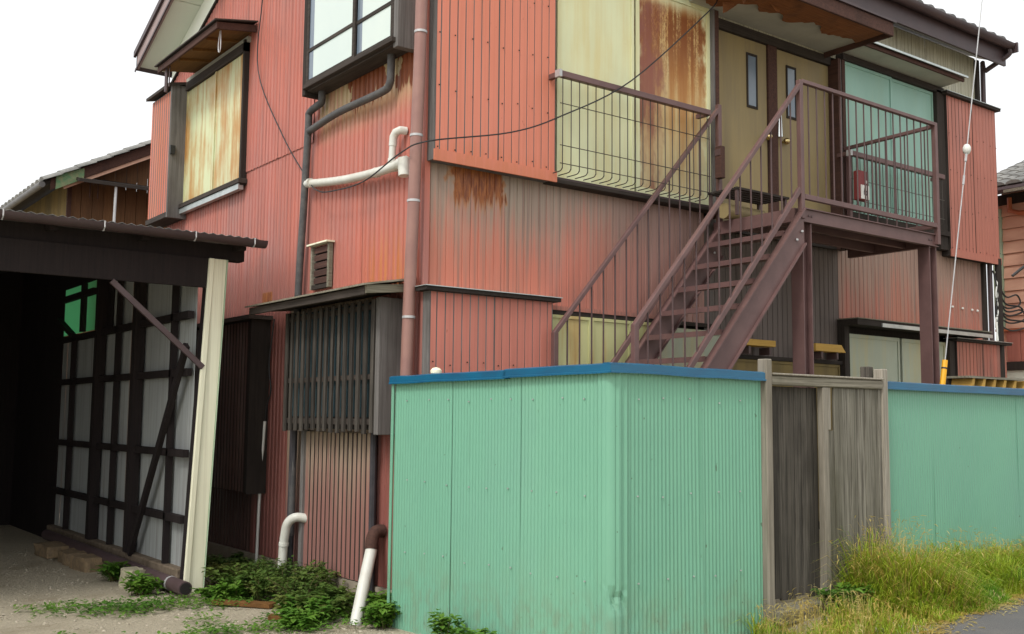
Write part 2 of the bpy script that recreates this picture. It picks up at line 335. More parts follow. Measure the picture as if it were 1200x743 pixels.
M['straw'] = leaf('dry_grass', (.52, .42, .12), (.46, .32, .07), (.58, .50, .22), 8)
M['stem'] = plain('weed_stem', (.13, .09, .04), (.09, .08, .03), .8, bump=0)
def gravel_mat():
    n = NT('gravel_ground')
    f = n.noise((1, 1, 1), 45, 5, .75); g = n.noise((1, 1, 1), 1.1, 5, .6); h = n.noise((1, 1, 1), 160, 3, .7)
    c = n.mix(n.ramp(f, .36, .66), (.47, .41, .30), (.64, .57, .43))
    c = n.mix(n.ramp(g, .48, .72, 0, .8), c, (.30, .24, .155))
    c = n.mix(n.ramp(h, .55, .7, 0, .5), c, (.16, .12, .08))
    n.bump(n.math('ADD', f, n.math('MULTIPLY', h, .6)), .9, .03)
    return n.done(c, .95, 0, .2)
M['gravel'] = gravel_mat()
def asphalt():
    n = NT('asphalt')
    h = n.noise((1, 1, 1), 190, 3, .7); g = n.noise((1, 1, 1), 1.7, 5, .6)
    c = n.mix(n.ramp(h, .35, .7), (.085, .085, .088), (.17, .165, .155))
    c = n.mix(n.ramp(g, .45, .75, 0, .6), c, (.19, .17, .135))
    n.bump(h, .6, .008)
    return n.done(c, .9, 0, .3)
M['asphalt'] = asphalt()
M['pebble'] = plain('pebble', (.46, .41, .32), (.30, .26, .19), .9, ns=30, bump=0)

# ---------------------------------------------------------------- geometry helpers
ORG = {}
def link(o):
    col.objects.link(o); return o
def org(o): return ORG.get(o.name, Vector((0, 0, 0)))
def thing(name, loc, label, cat, group=None):
    o = bpy.data.objects.new(name, None); link(o); o.location = loc; o.empty_display_size = .1
    ORG[o.name] = Vector(loc); o['label'] = label; o['category'] = cat
    if group: o['group'] = group
    return o
def tag(o, label=None, cat=None, group=None, kind=None):
    if label: o['label'] = label
    if cat: o['category'] = cat
    if group: o['group'] = group
    if kind: o['kind'] = kind
    return o
class MB:
    def __init__(s): s.v = []; s.f = []; s.sm = False
    def quad(s, *p):
        i = len(s.v); s.v += [tuple(q) for q in p]; s.f.append(tuple(range(i, i + len(p)))); return s
    def box(s, x0, x1, y0, y1, z0, z1):
        i = len(s.v)
        s.v += [(x, y, z) for z in (z0, z1) for y in (y0, y1) for x in (x0, x1)]
        s.f += [tuple(i + k for k in q) for q in ((0, 2, 3, 1), (4, 5, 7, 6), (0, 1, 5, 4), (2, 6, 7, 3), (0, 4, 6, 2), (1, 3, 7, 5))]
        return s
    def hexa(s, p):       # 8 corners: bottom 4 (ccw) then top 4
        i = len(s.v); s.v += [tuple(q) for q in p]
        s.f += [tuple(i + k for k in q) for q in ((0, 3, 2, 1), (4, 5, 6, 7), (0, 1, 5, 4), (1, 2, 6, 5), (2, 3, 7, 6), (3, 0, 4, 7))]
        return s
    def bar(s, p, q, w, h, up=(0, 0, 1)):
        p = Vector(p); q = Vector(q); d = (q - p).normalized(); u = Vector(up)
        if abs(d.dot(u)) > .98: u = Vector((0, 1, 0))
        a = d.cross(u).normalized() * w / 2; b = a.cross(d).normalized() * h / 2
        return s.hexa([p - a - b, p + a - b, p + a + b, p - a + b, q - a - b, q + a - b, q + a + b, q - a + b])
    def tube(s, pts, r, n=8, cap=True, r2=None):
        pts = [Vector(p) for p in pts]; i0 = len(s.v); m = len(pts); prev = None
        for k, p in enumerate(pts):
            d = (pts[min(k + 1, m - 1)] - pts[max(k - 1, 0)]).normalized()
            if prev is None:
                u = Vector((0, 0, 1)) if abs(d.z) < .9 else Vector((1, 0, 0)); a = d.cross(u).normalized()
            else: a = (prev - d * prev.dot(d)).normalized()
            prev = a; b = d.cross(a)
            rr = r if r2 is None else r + (r2 - r) * k / (m - 1)
            for j in range(n):
                t = 2 * math.pi * j / n; s.v.append(tuple(p + a * math.cos(t) * rr + b * math.sin(t) * rr))
        for k in range(m - 1):
            for j in range(n):
                s.f.append((i0 + k * n + j, i0 + k * n + (j + 1) % n, i0 + (k + 1) * n + (j + 1) % n, i0 + (k + 1) * n + j))
        if cap:
            s.f.append(tuple(i0 + j for j in range(n))[::-1]); s.f.append(tuple(i0 + (m - 1) * n + j for j in range(n)))
        s.sm = True
        return s
    def ball(s, c, r, n=8, sx=1, sy=1, sz=1):
        i = len(s.v); m = n // 2
        for a in range(m + 1):
            th = math.pi * a / m
            for b in range(n):
                ph = 2 * math.pi * b / n
                s.v.append((c[0] + r * sx * math.sin(th) * math.cos(ph), c[1] + r * sy * math.sin(th) * math.sin(ph), c[2] + r * sz * math.cos(th)))
        for a in range(m):
            for b in range(n):
                s.f.append((i + a * n + b, i + (a + 1) * n + b, i + (a + 1) * n + (b + 1) % n, i + a * n + (b + 1) % n))
        s.sm = True; return s
    def build(s, name, mat, parent=None, bevel=0):
        o_ = org(parent) if parent else Vector((0, 0, 0))
        me = bpy.data.meshes.new(name)
        me.from_pydata([tuple(Vector(v) - o_) for v in s.v] if parent else s.v, [], s.f); me.update()
        me.materials.append(M[mat] if isinstance(mat, str) else mat)
        if s.sm:
            me.polygons.foreach_set('use_smooth', [True] * len(me.polygons))
            try: me.set_sharp_from_angle(angle=R(40))
            except Exception: pass
        o = link(bpy.data.objects.new(name, me))
        if parent: o.parent = parent; ORG[o.name] = o_
        if bevel:
            b = o.modifiers.new('bevel', 'BEVEL'); b.width = bevel; b.segments = 1; b.limit_method = 'ANGLE'
        return o
def box(name, mat, parent, *a, bevel=0): return MB().box(*a).build(name, mat, parent, bevel)
def bez(p, n=10):
    """Catmull-Rom through the points"""
    p = [Vector(q) for q in p]; P = [p[0] * 2 - p[1]] + p + [p[-1] * 2 - p[-2]]; out = []
    for i in range(1, len(P) - 2):
        for k in range(n):
            t = k / n; a, b, c, d = P[i - 1:i + 3]
            out.append(.5 * ((2 * b) + (c - a) * t + (2 * a - 5 * b + 4 * c - d) * t * t + (3 * b - a - 3 * c + d) * t ** 3))
    out.append(p[-1]); return out

RIB = .076
def rib_profile(u0, u1, pitch=RIB, depth=.006, groove=.013):
    """plan profile of ribbed cladding: broad flats with narrow grooves (u along the wall, d out of it)"""
    pts = [(u0, 0)]; k = math.ceil(u0 / pitch)
    while k * pitch < u1 - groove:
        c = k * pitch
        if c - groove / 2 > u0 + .004:
            pts += [(c - groove / 2, 0), (c - groove / 5, -depth), (c + groove / 5, -depth), (c + groove / 2, 0)]
        k += 1
    pts.append((u1, 0)); return pts
def wave_profile(u0, u1, pitch=.032, depth=.0036, n=6):
    m = int((u1 - u0) / pitch * n); return [(u0 + (u1 - u0) * i / m, depth * math.cos(2 * math.pi * i / n)) for i in range(m + 1)]
def sheet(name, mat, parent, face, at, u0, u1, z0, z1, prof=None, rows=5, warp=.0025, lift=0, seed=0):
    """one ribbed sheet. face 'x': wall facing -X at x=at, u is y; face 'y': facing -Y at y=at, u is x. z1 may be a function of u"""
    prof = prof or (rib_profile(u0, u1, depth=.015, groove=.032) if face == 'x' else rib_profile(u0, u1)); mb = MB(); n = len(prof)
    for r in range(rows + 1):
        t = r / rows
        for (u, d) in prof:
            zt = z1(u) if callable(z1) else z1
            z = z0 + (zt - z0) * t
            o = d + lift + warp * mnoise.noise(Vector((u * 1.6 + seed, z * 1.3, seed * 3.1)))
            mb.v.append((at - o, u, z) if face == 'x' else (u, at - o, z))
    for r in range(rows):
        for i in range(n - 1):
            a, b, c, d_ = r * n + i, r * n + i + 1, (r + 1) * n + i + 1, (r + 1) * n + i
            mb.f.append((a, d_, c, b) if face == 'x' else (a, b, c, d_))
    return mb.build(name, mat, parent)
def sheets(parent, mat, face, at, u0, u1, z0, z1, width=.76, seed=0, rows=5):
    """a run of lapped sheets"""
    k = 0; u = u0
    while u < u1 - .02:
        e = min(u + width, u1)
        if u1 - e < .2: e = u1
        f = mat(u, e) if callable(mat) else mat
        sheet('metal_sheet', f, parent, face, at, u, e, z0, z1, lift=.0025 * (k % 2), seed=seed + k * 1.7, rows=rows)
        u = e; k += 1
def nails(parent, mat, face, at, us, zs):
    mb = MB()
    for z in zs:
        for u in us:
            uu = u + random.uniform(-.01, .01); zz = z + random.uniform(-.02, .02)
            if face == 'y': mb.box(uu - .005, uu + .005, at - .004, at, zz - .005, zz + .005)
            else: mb.box(at - .004, at, uu - .005, uu + .005, zz - .005, zz + .005)
    o = mb.build('nail_heads', mat, parent); o['kind'] = 'stuff'; return o

def sstep(a, b, t):
    t = max(0, min(1, (t - a) / (b - a))); return t * t * (3 - 2 * t)
def gz(x, y):
    return .25 * sstep(4.3, 6.3, x) * (1 - sstep(5.0, 6.4, y))
def road_edge(x): return 3.60 + (x - 5.96) * .20 + .05 * math.sin(x * 2.3) + .03 * math.sin(x * 7.1)

# ================================================================ THE SETTING
def axis(lo, hi, a, b, fine, coarse):
    v = []; t = lo
    while t < hi:
        v.append(t); t += fine if a <= t < b else coarse
    v.append(hi); return v
xs = axis(-70, 110, -2, 14, .25, 6); ys = axis(-60, 120, -2, 14, .25, 6)
g = MB(); 
for yy in ys:
    for xx in xs:
        z = gz(xx, yy)
        if -2 < xx < 13 and -1 < yy < 14: z += .018 * mnoise.noise(Vector((xx * 1.7, yy * 1.7, 0)))
        g.v.append((xx, yy, z))
nx = len(xs)
g.f = [(j * nx + i, j * nx + i + 1, (j + 1) * nx + i + 1, (j + 1) * nx + i) for j in range(len(ys) - 1) for i in range(nx - 1)]
g.sm = True
tag(g.build('ground', 'gravel'), kind='structure')
g = MB(); rx = [5.0 + .2 * i for i in range(60)] + [17 + 4 * i for i in range(12)]
cols_ = 12
for xx in rx:
    e = road_edge(xx) if xx < 17 else road_edge(17)
    for j in range(cols_ + 1):
        yy = e - (j / cols_) ** 2 * 5.2
        g.v.append((xx, yy, gz(xx, yy) + .024))
for i in range(len(rx) - 1):
    for j in range(cols_):
        a = i * (cols_ + 1) + j; g.f.append((a, a + 1, a + cols_ + 2, a + cols_ + 1))
tag(g.build('road', 'asphalt'), kind='structure')

# ================================================================ THE HOUSE
WX, WY = 4.20, 6.70            # gable wall faces -X at x=WX, front wall faces -Y at y=WY
XE, YE = 12.28, 12.50
SL = .43; RIDGE = 9.358
def zs(y): return 5.872 + SL * (12.453 - y) if y > RIDGE else 6.06 + SL * (y - 6.7)
H = thing('house', (4.2, 6.7, 0), 'weathered two-storey house clad in faded salmon red ribbed metal sheets', 'house')

# -- gable wall, facing left
b = MB()
pts = [(6.72, .15), (YE, .15), (YE, zs(YE)), (RIDGE, zs(RIDGE)), (6.72, zs(6.72))]
b.v = [(WX + .02, p[0], p[1]) for p in pts] + [(WX + .14, p[0], p[1]) for p in pts]
b.f = [(0, 1, 2, 3, 4), (9, 8, 7, 6, 5)] + [(i, i + 5, (i + 1) % 5 + 5, (i + 1) % 5) for i in range(5)]
gw = b.build('gable_wall', 'wood_dark', H)
def lmat(u, e): return 'red_apron' if u < 8.6 else 'red_left'
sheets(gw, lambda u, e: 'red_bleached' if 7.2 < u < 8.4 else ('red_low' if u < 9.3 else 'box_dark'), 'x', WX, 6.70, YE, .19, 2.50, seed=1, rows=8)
sheets(gw, lmat, 'x', WX, 8.60, YE, 2.47, 4.02, seed=20, rows=8)
# the upper tier follows the roof
u = 6.70; k = 0
while u < YE - .02:
    e = min(u + (.76 if u > 8.5 else .95), YE)
    if YE - e < .2: e = YE
    sheet('metal_sheet', lmat(u, e), gw, 'x', WX - (.011 if u > 8.5 else 0), u, e, 3.995 if u > 8.5 else 2.47, (lambda q: zs(q) - .005), lift=.0025 * (k % 2), seed=40 + k, rows=8)
    u = e; k += 1
# corner flashing
box('corner_flashing', 'red_left', H, WX - .012, WX + .035, 6.672, 6.702, .19, 5.9)
box('foundation', 'concrete', H, WX - .03, WX + .20, 6.72, YE, -.15, .185)
box('foundation', 'concrete', H, WX + .2, XE, 6.73, 6.9, -.15, .40)
# rear and right walls close the body
box('rear_wall', 'red_left', H, WX + .14, XE, YE - .1, YE, .1, 5.85)
box('side_wall', 'red_left', H, XE - .1, XE, 6.75, YE - .1, .1, 5.95)

# -- front wall
fw = box('front_wall', 'wood_dark', H, WX + .14, XE - .1, WY + .10, WY + .2, .3, 5.98)
sheets(fw, 'red_band', 'y', WY, WX + .01, 7.30, 2.40, 3.50, seed=60)
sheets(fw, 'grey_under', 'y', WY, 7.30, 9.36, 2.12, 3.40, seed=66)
sheets(fw, 'red_band_far', 'y', WY - .004, 9.36, 11.40, 2.58, 3.50, seed=70)
sheets(fw, 'red_band_far', 'y', WY, 11.40, XE - .04, 2.45, 3.50, seed=72)
sheets(fw, 'pale_sheet', 'y', WY, 4.3, XE - .02, 5.40, 6.03, seed=80, rows=2)
sheets(fw, 'red_box_right', 'y', WY, 11.30, XE - .02, 3.45, 5.42, seed=83)
box('sheet_lip', 'red_band', fw, 5.38, 6.62, 6.655, 6.70, 2.395, 2.43)
box('sheet_lip', 'wood_darkx', fw, 5.38, 7.4, 6.66, 6.70, 2.36, 2.394)
box('downpipe_corner_board', 'wood_dark', H, XE - .05, XE + .01, 6.66, 6.74, .3, 6.0)
for sx in (11.65, 11.87, 12.08, 12.2): MB().ball((sx - .1, 6.685, 2.86 - .02 * (sx - 11.6)), .016, 6).build('screw_cap', 'white', fw)

# -- shutter boxes (boxes that the sliding shutters slide into)
def shutter_box(x0, x1, y0, z0, z1, mat, side='wood_grey', cap=True, seed=0, nail=True, lowlip=True, z_cap=None):
    c = MB().box(x0, x1, y0 + .014, WY - .012, z0, z1).build('shutter_box', side, H)
    n = max(1, round((x1 - x0) / .6)); w_ = (x1 - x0) / n
    for i in range(n):
        sheet('metal_sheet', mat, c, 'y', y0 + .012, x0 + .012 + i * w_, x0 + (i + 1) * w_ - (.012 if i == n - 1 else 0), z0 + .004, z1 - .004, seed=seed + i, lift=.002 * i, warp=.002)
    if lowlip: box('bottom_lip', mat, c, x0 - .004, x1 + .004, y0 - .006, y0 + .011, z0 - .012, z0 + .075)
    if cap:
        box('cap_board', 'wood_dark', c, x0 - .06, x1 + .05, y0 - .035, WY - .005, z1, z1 + .03)
        box('cap_flashing', 'alu', c, x0 - .07, x1 + .06, y0 - .045, WY - .005, z1 + .031, z1 + .037)
    if nail: nails(c, 'wood_dark', 'y', y0 + .004, [x0 + .03 + k * .152 for k in range(int((x1 - x0) / .152) + 1)], [z0 + .11 + .45 * k for k in range(int((z1 - z0) / .45))])
    return c
shutter_box(4.205, 5.395, 6.565, 3.452, 5.50, 'red_box', seed=100)
shutter_box(4.19, 5.375, 6.565, .45, 2.445, 'red_box_low', seed=104, lowlip=False)
shutter_box(11.36, 12.47, 6.565, 3.44, 5.36, 'red_box_right', side='wood_dark', seed=108)
shutter_box(11.42, 12.54, 6.565, .45, 2.44, 'red_band_far', side='wood_dark', seed=112, lowlip=False)

# -- upper cream shutters on the front, two leaves
def leaf_panel(parent, name, x0, x1, y, z0, z1, mat, frame=.035, fm=None, ridge=0):
    p = MB().box(x0, x1, y, y + .022, z0, z1).build(name, mat, parent, .003)
    fm = fm or mat
    for a in ((x0, x0 + frame, z0, z1), (x1 - frame, x1, z0, z1)):
        box('stile', fm, p, a[0], a[1], y - .012, y - .0005, a[2], a[3])
    for a in ((z0, z0 + frame * 1.3), (z1 - frame * 1.3, z1)):
        box('rail', fm, p, x0 + frame + .0005, x1 - frame - .0005, y - .010, y - .0005, a[0], a[1])
    for i in range(ridge):
        xx = x0 + (x1 - x0) * (i + 1) / (ridge + 1); box('rib', fm, p, xx - .006, xx + .006, y - .006, y - .0005, z0 + frame * 1.4, z1 - frame * 1.4)
    return p
leaf_panel(H, 'shutter_leaf', 5.44, 6.325, 6.625, 3.50, 5.44, 'sh_a', .03)
leaf_panel(H, 'shutter_leaf', 6.362, 7.335, 6.640, 3.50, 5.44, 'sh_b', .045, 'sh_a')
box('window_sill', 'wood_darkx', H, 5.36, 7.42, 6.575, WY - .002, 3.44, 3.475, bevel=.004)
box('sill_rail', 'brown_metal', H, 5.40, 7.40, 6.60, 6.66, 3.477, 3.497)
box('window_head', 'wood_darkx', H, 5.40, 7.45, 6.59, WY - .002, 5.445, 5.53)
box('jamb', 'wood_grey', H, 7.342, 7.372, 6.60, WY + .02, 3.5, 5.44)
box('jamb', 'brown_trim', H, 7.375, 7.44, 6.61, WY + .02, 3.4, 5.44)
# -- lower cream shutters behind the stair
for i, (a, c_) in enumerate(((5.40, 5.85), (5.86, 6.31), (6.325, 6.62))):
    leaf_panel(H, 'shutter_leaf', a, c_, 6.66 - .004 * i, .5, 2.355, 'sh_low', .02)
leaf_panel(H, 'shutter_leaf', 6.63, 7.60, 6.672, .5, 2.33, 'grey_sh', .03)
for a, c_ in ((7.62, 8.17), (8.20, 8.70), (8.78, 9.30)):
    leaf_panel(H, 'boarded_panel', a, c_, 6.665, .5, 2.085, 'ochre_dk', .02)
box('wall_rail', 'wood_darkx', H, 7.35, 9.36, 6.64, 6.698, 2.088, 2.125)
# -- green shutters by the landing
leaf_panel(H, 'shutter_leaf', 9.43, 10.33, 6.640, 3.72, 5.37, 'mint_sh', .025, None, 0)
leaf_panel(H, 'shutter_leaf', 10.34, 11.19, 6.655, 3.72, 5.37, 'mint_sh', .025, None, 0)
box('jamb', 'brown_trim', H, 9.30, 9.345, 6.60, 6.74, 3.3, 5.36)
box('jamb', 'wood_grey', H, 9.348, 9.368, 6.61, 6.74, 3.3, 5.36)
box('jamb', 'brown_trim', H, 9.372, 9.425, 6.60, 6.74, 3.3, 5.36)
box('jamb', 'wood_dark', H, 11.20, 11.355, 6.60, 6.697, 3.5, 5.40)
box('window_sill', 'wood_darkx', H, 9.40, 11.36, 6.575, 6.698, 3.66, 3.715)
box('window_head', 'wood_darkx', H, 9.40, 11.36, 6.60, 6.698, 5.372, 5.44)
# -- lower grey-green shutters and their canopy
leaf_panel(H, 'shutter_leaf', 9.42, 10.36, 6.645, .5, 2.42, 'grey_sh', .03)
leaf_panel(H, 'shutter_leaf', 10.42, 11.30, 6.655, .5, 2.42, 'grey_sh', .03)
box('jamb', 'wood_dark', H, 9.33, 9.415, 6.61, 6.698, .4, 2.5)
box('jamb', 'wood_dark', H, 11.31, 11.415, 6.60, 6.698, .4, 2.44)
cn = box('canopy', 'wood_darkx', H, 9.33, 11.95, 6.45, 6.698, 2.50, 2.56)
box('flashing', 'alu', cn, 9.75, 11.97, 6.435, 6.449, 2.495, 2.535); box('flashing', 'wood_greyx', cn, 9.33, 11.97, 6.44, 6.70, 2.562, 2.572)

# -- entrance doors off the landing
box('door_recess', 'wood_dark', H, 7.43, 9.31, 6.76, 6.79, 3.3, 5.4)
def door(x0, x1, wx0, wx1, kx, handle=False):
    d = box('door', 'ochre', H, x0, x1, 6.722, 6.757, 3.36, 5.30, bevel=.003)
    fr = MB()
    fr.box(wx0 - .02, wx0, 6.712, 6.7215, 4.60, 5.16).box(wx1, wx1 + .02, 6.712, 6.7215, 4.60, 5.16)
    fr.box(wx0, wx1, 6.712, 6.7215, 4.60, 4.625).box(wx0, wx1, 6.712, 6.7215, 5.135, 5.16)
    fr.build('window_frame', 'wood_dark', d)
    box('window_pane', 'slim_glass', d, wx0, wx1, 6.717, 6.7213, 4.625, 5.135)
    MB().tube([(kx, 6.72, 4.33), (kx, 6.675, 4.33)], .012, 8).ball((kx, 6.66, 4.33), .036, 10).build('door_knob', 'brass', d)
    MB().ball((kx + .055, 6.70, 4.335), .019, 8).build('lock_cylinder', 'brass', d)
    if handle: MB().tube([(kx - .06, 6.70, 4.37), (kx - .065, 6.69, 4.60)], .034, 10, True, .020).build('pull_handle', 'chrome', d)
    return d
door(7.445, 8.275, 7.985, 8.105, 8.225)
door(8.425, 9.295, 8.60, 8.72, 8.50, True)
box('door_post', 'brown_trim', H, 8.28, 8.42, 6.70, 6.758, 3.33, 5.32, bevel=.004)
box('door_head', 'wood_darkx', H, 7.44, 9.30, 6.69, 6.758, 5.305, 5.40)
box('threshold', 'wood_darkx', H, 7.44, 9.30, 6.66, 6.757, 3.30, 3.355)

# -- porch canopy with torn, rusty underside
pc = MB().box(7.05, 9.185, 5.90, WY - .005, 5.42, 5.47).build('porch_canopy', 'soffit_grey', H)
box('fascia', 'brown_trim', pc, 7.02, 9.215, 5.872, 5.898, 5.365, 5.50, bevel=.004)
box('fascia', 'brown_trim', pc, 9.187, 9.213, 5.90, WY - .006, 5.365, 5.50)
box('edge_flashing', 'brown_metal', pc, 7.0, 9.235, 5.85, 5.92, 5.502, 5.525)
box('roof_sheet', 'brown_metal', pc, 7.0, 9.235, 5.92, WY - .005, 5.526, 5.545)
t = MB()                                     # the ply that still hangs on: an irregular sheet, front strip
n_ = 64
for i in range(n_ + 1):
    x_ = 7.10 + (9.15 - 7.10) * i / n_; d_ = .36 + .20 * mnoise.noise(Vector((i * .11, 0, 0))) + .05 * mnoise.noise(Vector((i * .45, 4, 0))) + .20 * max(0, 1 - i / 26)
    sag = .012 + .02 * abs(mnoise.noise(Vector((i * .2, 3, 0))))
    t.v += [(x_, 5.905, 5.405 - .002), (x_, 5.905 + d_ * .5, 5.405 - sag * .6), (x_, 5.905 + d_, 5.412 - sag - random.uniform(0, .004))]
t.f = [(3 * i + k, 3 * i + k + 1, 3 * i + k + 4, 3 * i + k + 3) for i in range(n_) for k in range(2)]
o = t.build('torn_ply', 'ply_torn', pc); m_ = o.modifiers.new('s', 'SOLIDIFY'); m_.thickness = .006
for k in range(3):
    x_ = 7.1 + .22 * k + random.uniform(-.05, .05); y_ = 6.0 + random.uniform(0, .45)
    q = MB(); a = random.uniform(0, 3); l_ = random.uniform(.12, .3); dx, dy = math.cos(a) * l_, math.sin(a) * l_ * .6
    q.hexa([(x_, y_, 5.40), (x_ + .06, y_ + .02, 5.40), (x_ + dx + .05, y_ + dy, 5.27 + .1 * random.random()), (x_ + dx, y_ + dy, 5.27 + .1 * random.random()),
            (x_, y_, 5.405), (x_ + .06, y_ + .02, 5.405), (x_ + dx + .05, y_ + dy, 5.385), (x_ + dx, y_ + dy, 5.385)])
    q.build('ply_splinter', 'ply_torn', pc)
# -- little awning over the green shutters
aw = MB().hexa([(9.40, 6.36, 5.46), (11.33, 6.36, 5.46), (11.33, 6.695, 5.445), (9.40, 6.695, 5.445), (9.40, 6.36, 5.485), (11.33, 6.36, 5.485), (11.33, 6.695, 5.50), (9.40, 6.695, 5.50)]).build('window_awning', 'soffit_grey', H)
box('edge_strip', 'brown_trim', aw, 9.38, 11.35, 6.335, 6.358, 5.452, 5.492)
MB().hexa([(9.36, 6.31, 5.494), (11.37, 6.31, 5.494), (11.37, 6.69, 5.60), (9.36, 6.69, 5.60), (9.36, 6.31, 5.508), (11.37, 6.31, 5.508), (11.37, 6.69, 5.615), (9.36, 6.69, 5.615)]).build('awning_sheet', 'brown_metal', aw)
box('drip_edge', 'alu', aw, 9.36, 11.37, 6.296, 6.309, 5.490, 5.512)

# -- roof
OV = 3.83; RX1 = 12.46; YF, YR = 6.42, 12.78
def slab(name, mat, x0, x1, y0, y1, t0, t1, parent):
    return MB().hexa([(x0, y0, zs(y0) + t0), (x1, y0, zs(y0) + t0), (x1, y1, zs(y1) + t0), (x0, y1, zs(y1) + t0),
                      (x0, y0, zs(y0) + t1), (x1, y0, zs(y0) + t1), (x1, y1, zs(y1) + t1), (x0, y1, zs(y1) + t1)]).build(name, mat, parent)
rf = slab('roof', 'tile', OV + .03, RX1, YF + .03, RIDGE, .02, .13, H)
slab('roof_slope', 'tile', OV + .03, RX1, RIDGE, YR - .03, .02, .13, rf)
for a, b_ in ((YR - .03, 11.62), (11.60, 10.45), (10.43, RIDGE)):
    slab('soffit_board', 'soffit', OV + .03, WX + .01, b_, a, .0, .018, rf)
for a, b_ in ((YF + .03, 7.9), (7.92, RIDGE)): slab('soffit_board', 'soffit', OV + .03, WX + .01, a, b_, .0, .018, rf)
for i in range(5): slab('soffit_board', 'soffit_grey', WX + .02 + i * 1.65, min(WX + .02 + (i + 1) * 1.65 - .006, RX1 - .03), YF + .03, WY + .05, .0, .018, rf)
slab('barge_board', 'barge', OV - .0, OV + .028, RIDGE, YR, -.03, .20, rf); slab('barge_board', 'barge', OV, OV + .028, YF, RIDGE, -.03, .20, rf)
slab('barge_trim', 'brown_metal', OV - .03, OV - .001, RIDGE, YR + .03, .15, .22, rf); slab('barge_trim', 'brown_metal', OV - .012, OV - .001, RIDGE, YR + .02, -.04, -.01, rf)
slab('barge_trim', 'brown_metal', OV - .03, OV - .001, YF, RIDGE, .15, .22, rf)
slab('frieze_board', 'frieze', WX - .02, WX - .0065, RIDGE, YE, -.30, -.004, H); slab('frieze_board', 'frieze', WX - .02, WX - .0065, 6.72, RIDGE, -.30, -.004, H)
slab('frieze_trim', 'wood_dark', WX - .035, WX - .007, RIDGE, YE, -.335, -.303, H); slab('frieze_trim', 'wood_dark', WX - .035, WX - .007, 6.72, RIDGE, -.335, -.303, H)
MB().hexa([(OV, YR - .03, zs(YR) - .03), (RX1, YR - .03, zs(YR) - .03), (RX1, YR, zs(YR) - .03), (OV, YR, zs(YR) - .03), (OV, YR - .03, zs(YR) + .17), (RX1, YR - .03, zs(YR) + .17), (RX1, YR, zs(YR) + .17), (OV, YR, zs(YR) + .17)]).build('eave_fascia', 'brown_metal', rf)
box('eave_fascia', 'brown_metal', rf, OV, RX1 + .02, YF, YF + .028, 5.905, 6.13)
def gutter(name, x0, x1, y, z, r, mat, parent, n=8):
    q = MB()
    prof = [(y + r * math.cos(a), z + r * math.sin(a)) for a in [math.pi + math.pi * i / n for i in range(n + 1)]]
    prof += [(y + (r - .006) * math.cos(a), z + (r - .006) * math.sin(a)) for a in [2 * math.pi - math.pi * i / n for i in range(n + 1)]]
    m = len(prof); q.v = [(x0, a, b) for a, b in prof] + [(x1, a, b) for a, b in prof]
    q.f = [(i, (i + 1) % m, m + (i + 1) % m, m + i) for i in range(m)] + [tuple(range(m))[::-1], tuple(range(m, 2 * m))]
    q.sm = True
    return q.build(name, mat, parent)
gt = gutter('gutter', OV, RX1 + .02, YF - .07, 6.155, .065, 'brown_metal', H)
box('end_cap', 'brown_metal', gt, RX1 + .021, RX1 + .05, YF - .15, YF + .015, 6.05, 6.17)
MB().tube(bez([(RX1 - .02, YF - .07, 6.09), (RX1 - .02, YF - .05, 6.02), (RX1 - .13, YF + .18, 5.86), (RX1 - .13, YF + .22, 5.78), (RX1 - .13, YF + .22, 3.4), (RX1 - .13, YF + .22, .3)], 5), .03, 8).build('downspout', 'brown_metal', H)
# eave tiles
tm = None
for i in range(38):
    if tm is None:
        q = MB(); n = 8
        for yy in (0, .55):
            for j in range(n + 1):
                a = math.pi * j / n; q.v.append((-.075 * math.cos(a), yy, .055 * math.sin(a) + yy * SL))
        q.f = [(j, j + 1, n + 2 + j, n + 1 + j) for j in range(n)] + [tuple(range(n + 1))]; q.sm = True
        o = q.build('roof_tile', 'tile'); tm = o.data
    else: o = link(bpy.data.objects.new('roof_tile', tm))
    o.parent = rf; o.location = Vector((3.95 + i * .225, YF - .09, 6.165 + random.uniform(-.006, .006))) - ORG['house']
for i in range(1): box('ridge_cap', 'tile', rf, OV, RX1, RIDGE - .12, RIDGE + .12, zs(RIDGE) + .08, zs(RIDGE) + .24)

# -- far window of the gable wall
for i, (a, b_) in enumerate(((10.175, 10.965), (10.97, 11.885))):
    p = MB().box(WX - .045 + .01 * i, WX - .025 + .01 * i, a, b_, 3.93, 5.27).build('shutter_leaf', 'sh_far', H)
    box('stile', 'sh_far', p, WX - .058 + .01 * i, WX - .046 + .01 * i, a, a + .03, 3.93, 5.27)
    box('stile', 'sh_far', p, WX - .058 + .01 * i, WX - .046 + .01 * i, b_ - .03, b_, 3.93, 5.27)
box('jamb', 'wood_dark', H, WX - .07, WX - .004, 10.13, 10.172, 3.86, 5.40)
box('window_head', 'wood_darky', H, WX - .07, WX - .004, 10.13, 11.9, 5.275, 5.37)
box('head_board', 'soffit_grey', H, WX - .05, WX - .006, 10.1, 11.9, 5.372, 5.43)
sl_ = box('window_sill', 'wood_darky', H, WX - .10, WX - .004, 10.10, 11.9, 3.875, 3.925, bevel=.004)
box('sill_rail', 'alu', sl_, WX - .085, WX - .03, 10.14, 11.9, 3.815, 3.874)
c = MB().box(3.995, WX - .004, 11.90, 12.60, 3.83, 5.28).build('shutter_box', 'wood_grey', H)
sheet('metal_sheet', 'red_box_far', c, 'x', 3.992, 11.90, 12.60, 3.84, 5.27, seed=130)
box('side_board', 'wood_grey', c, 3.97, WX - .005, 11.86, 11.899, 3.76, 5.33, bevel=.004)
box('bottom_board', 'wood_darky', c, 3.975, WX - .005, 11.905, 12.63, 3.77, 3.828)
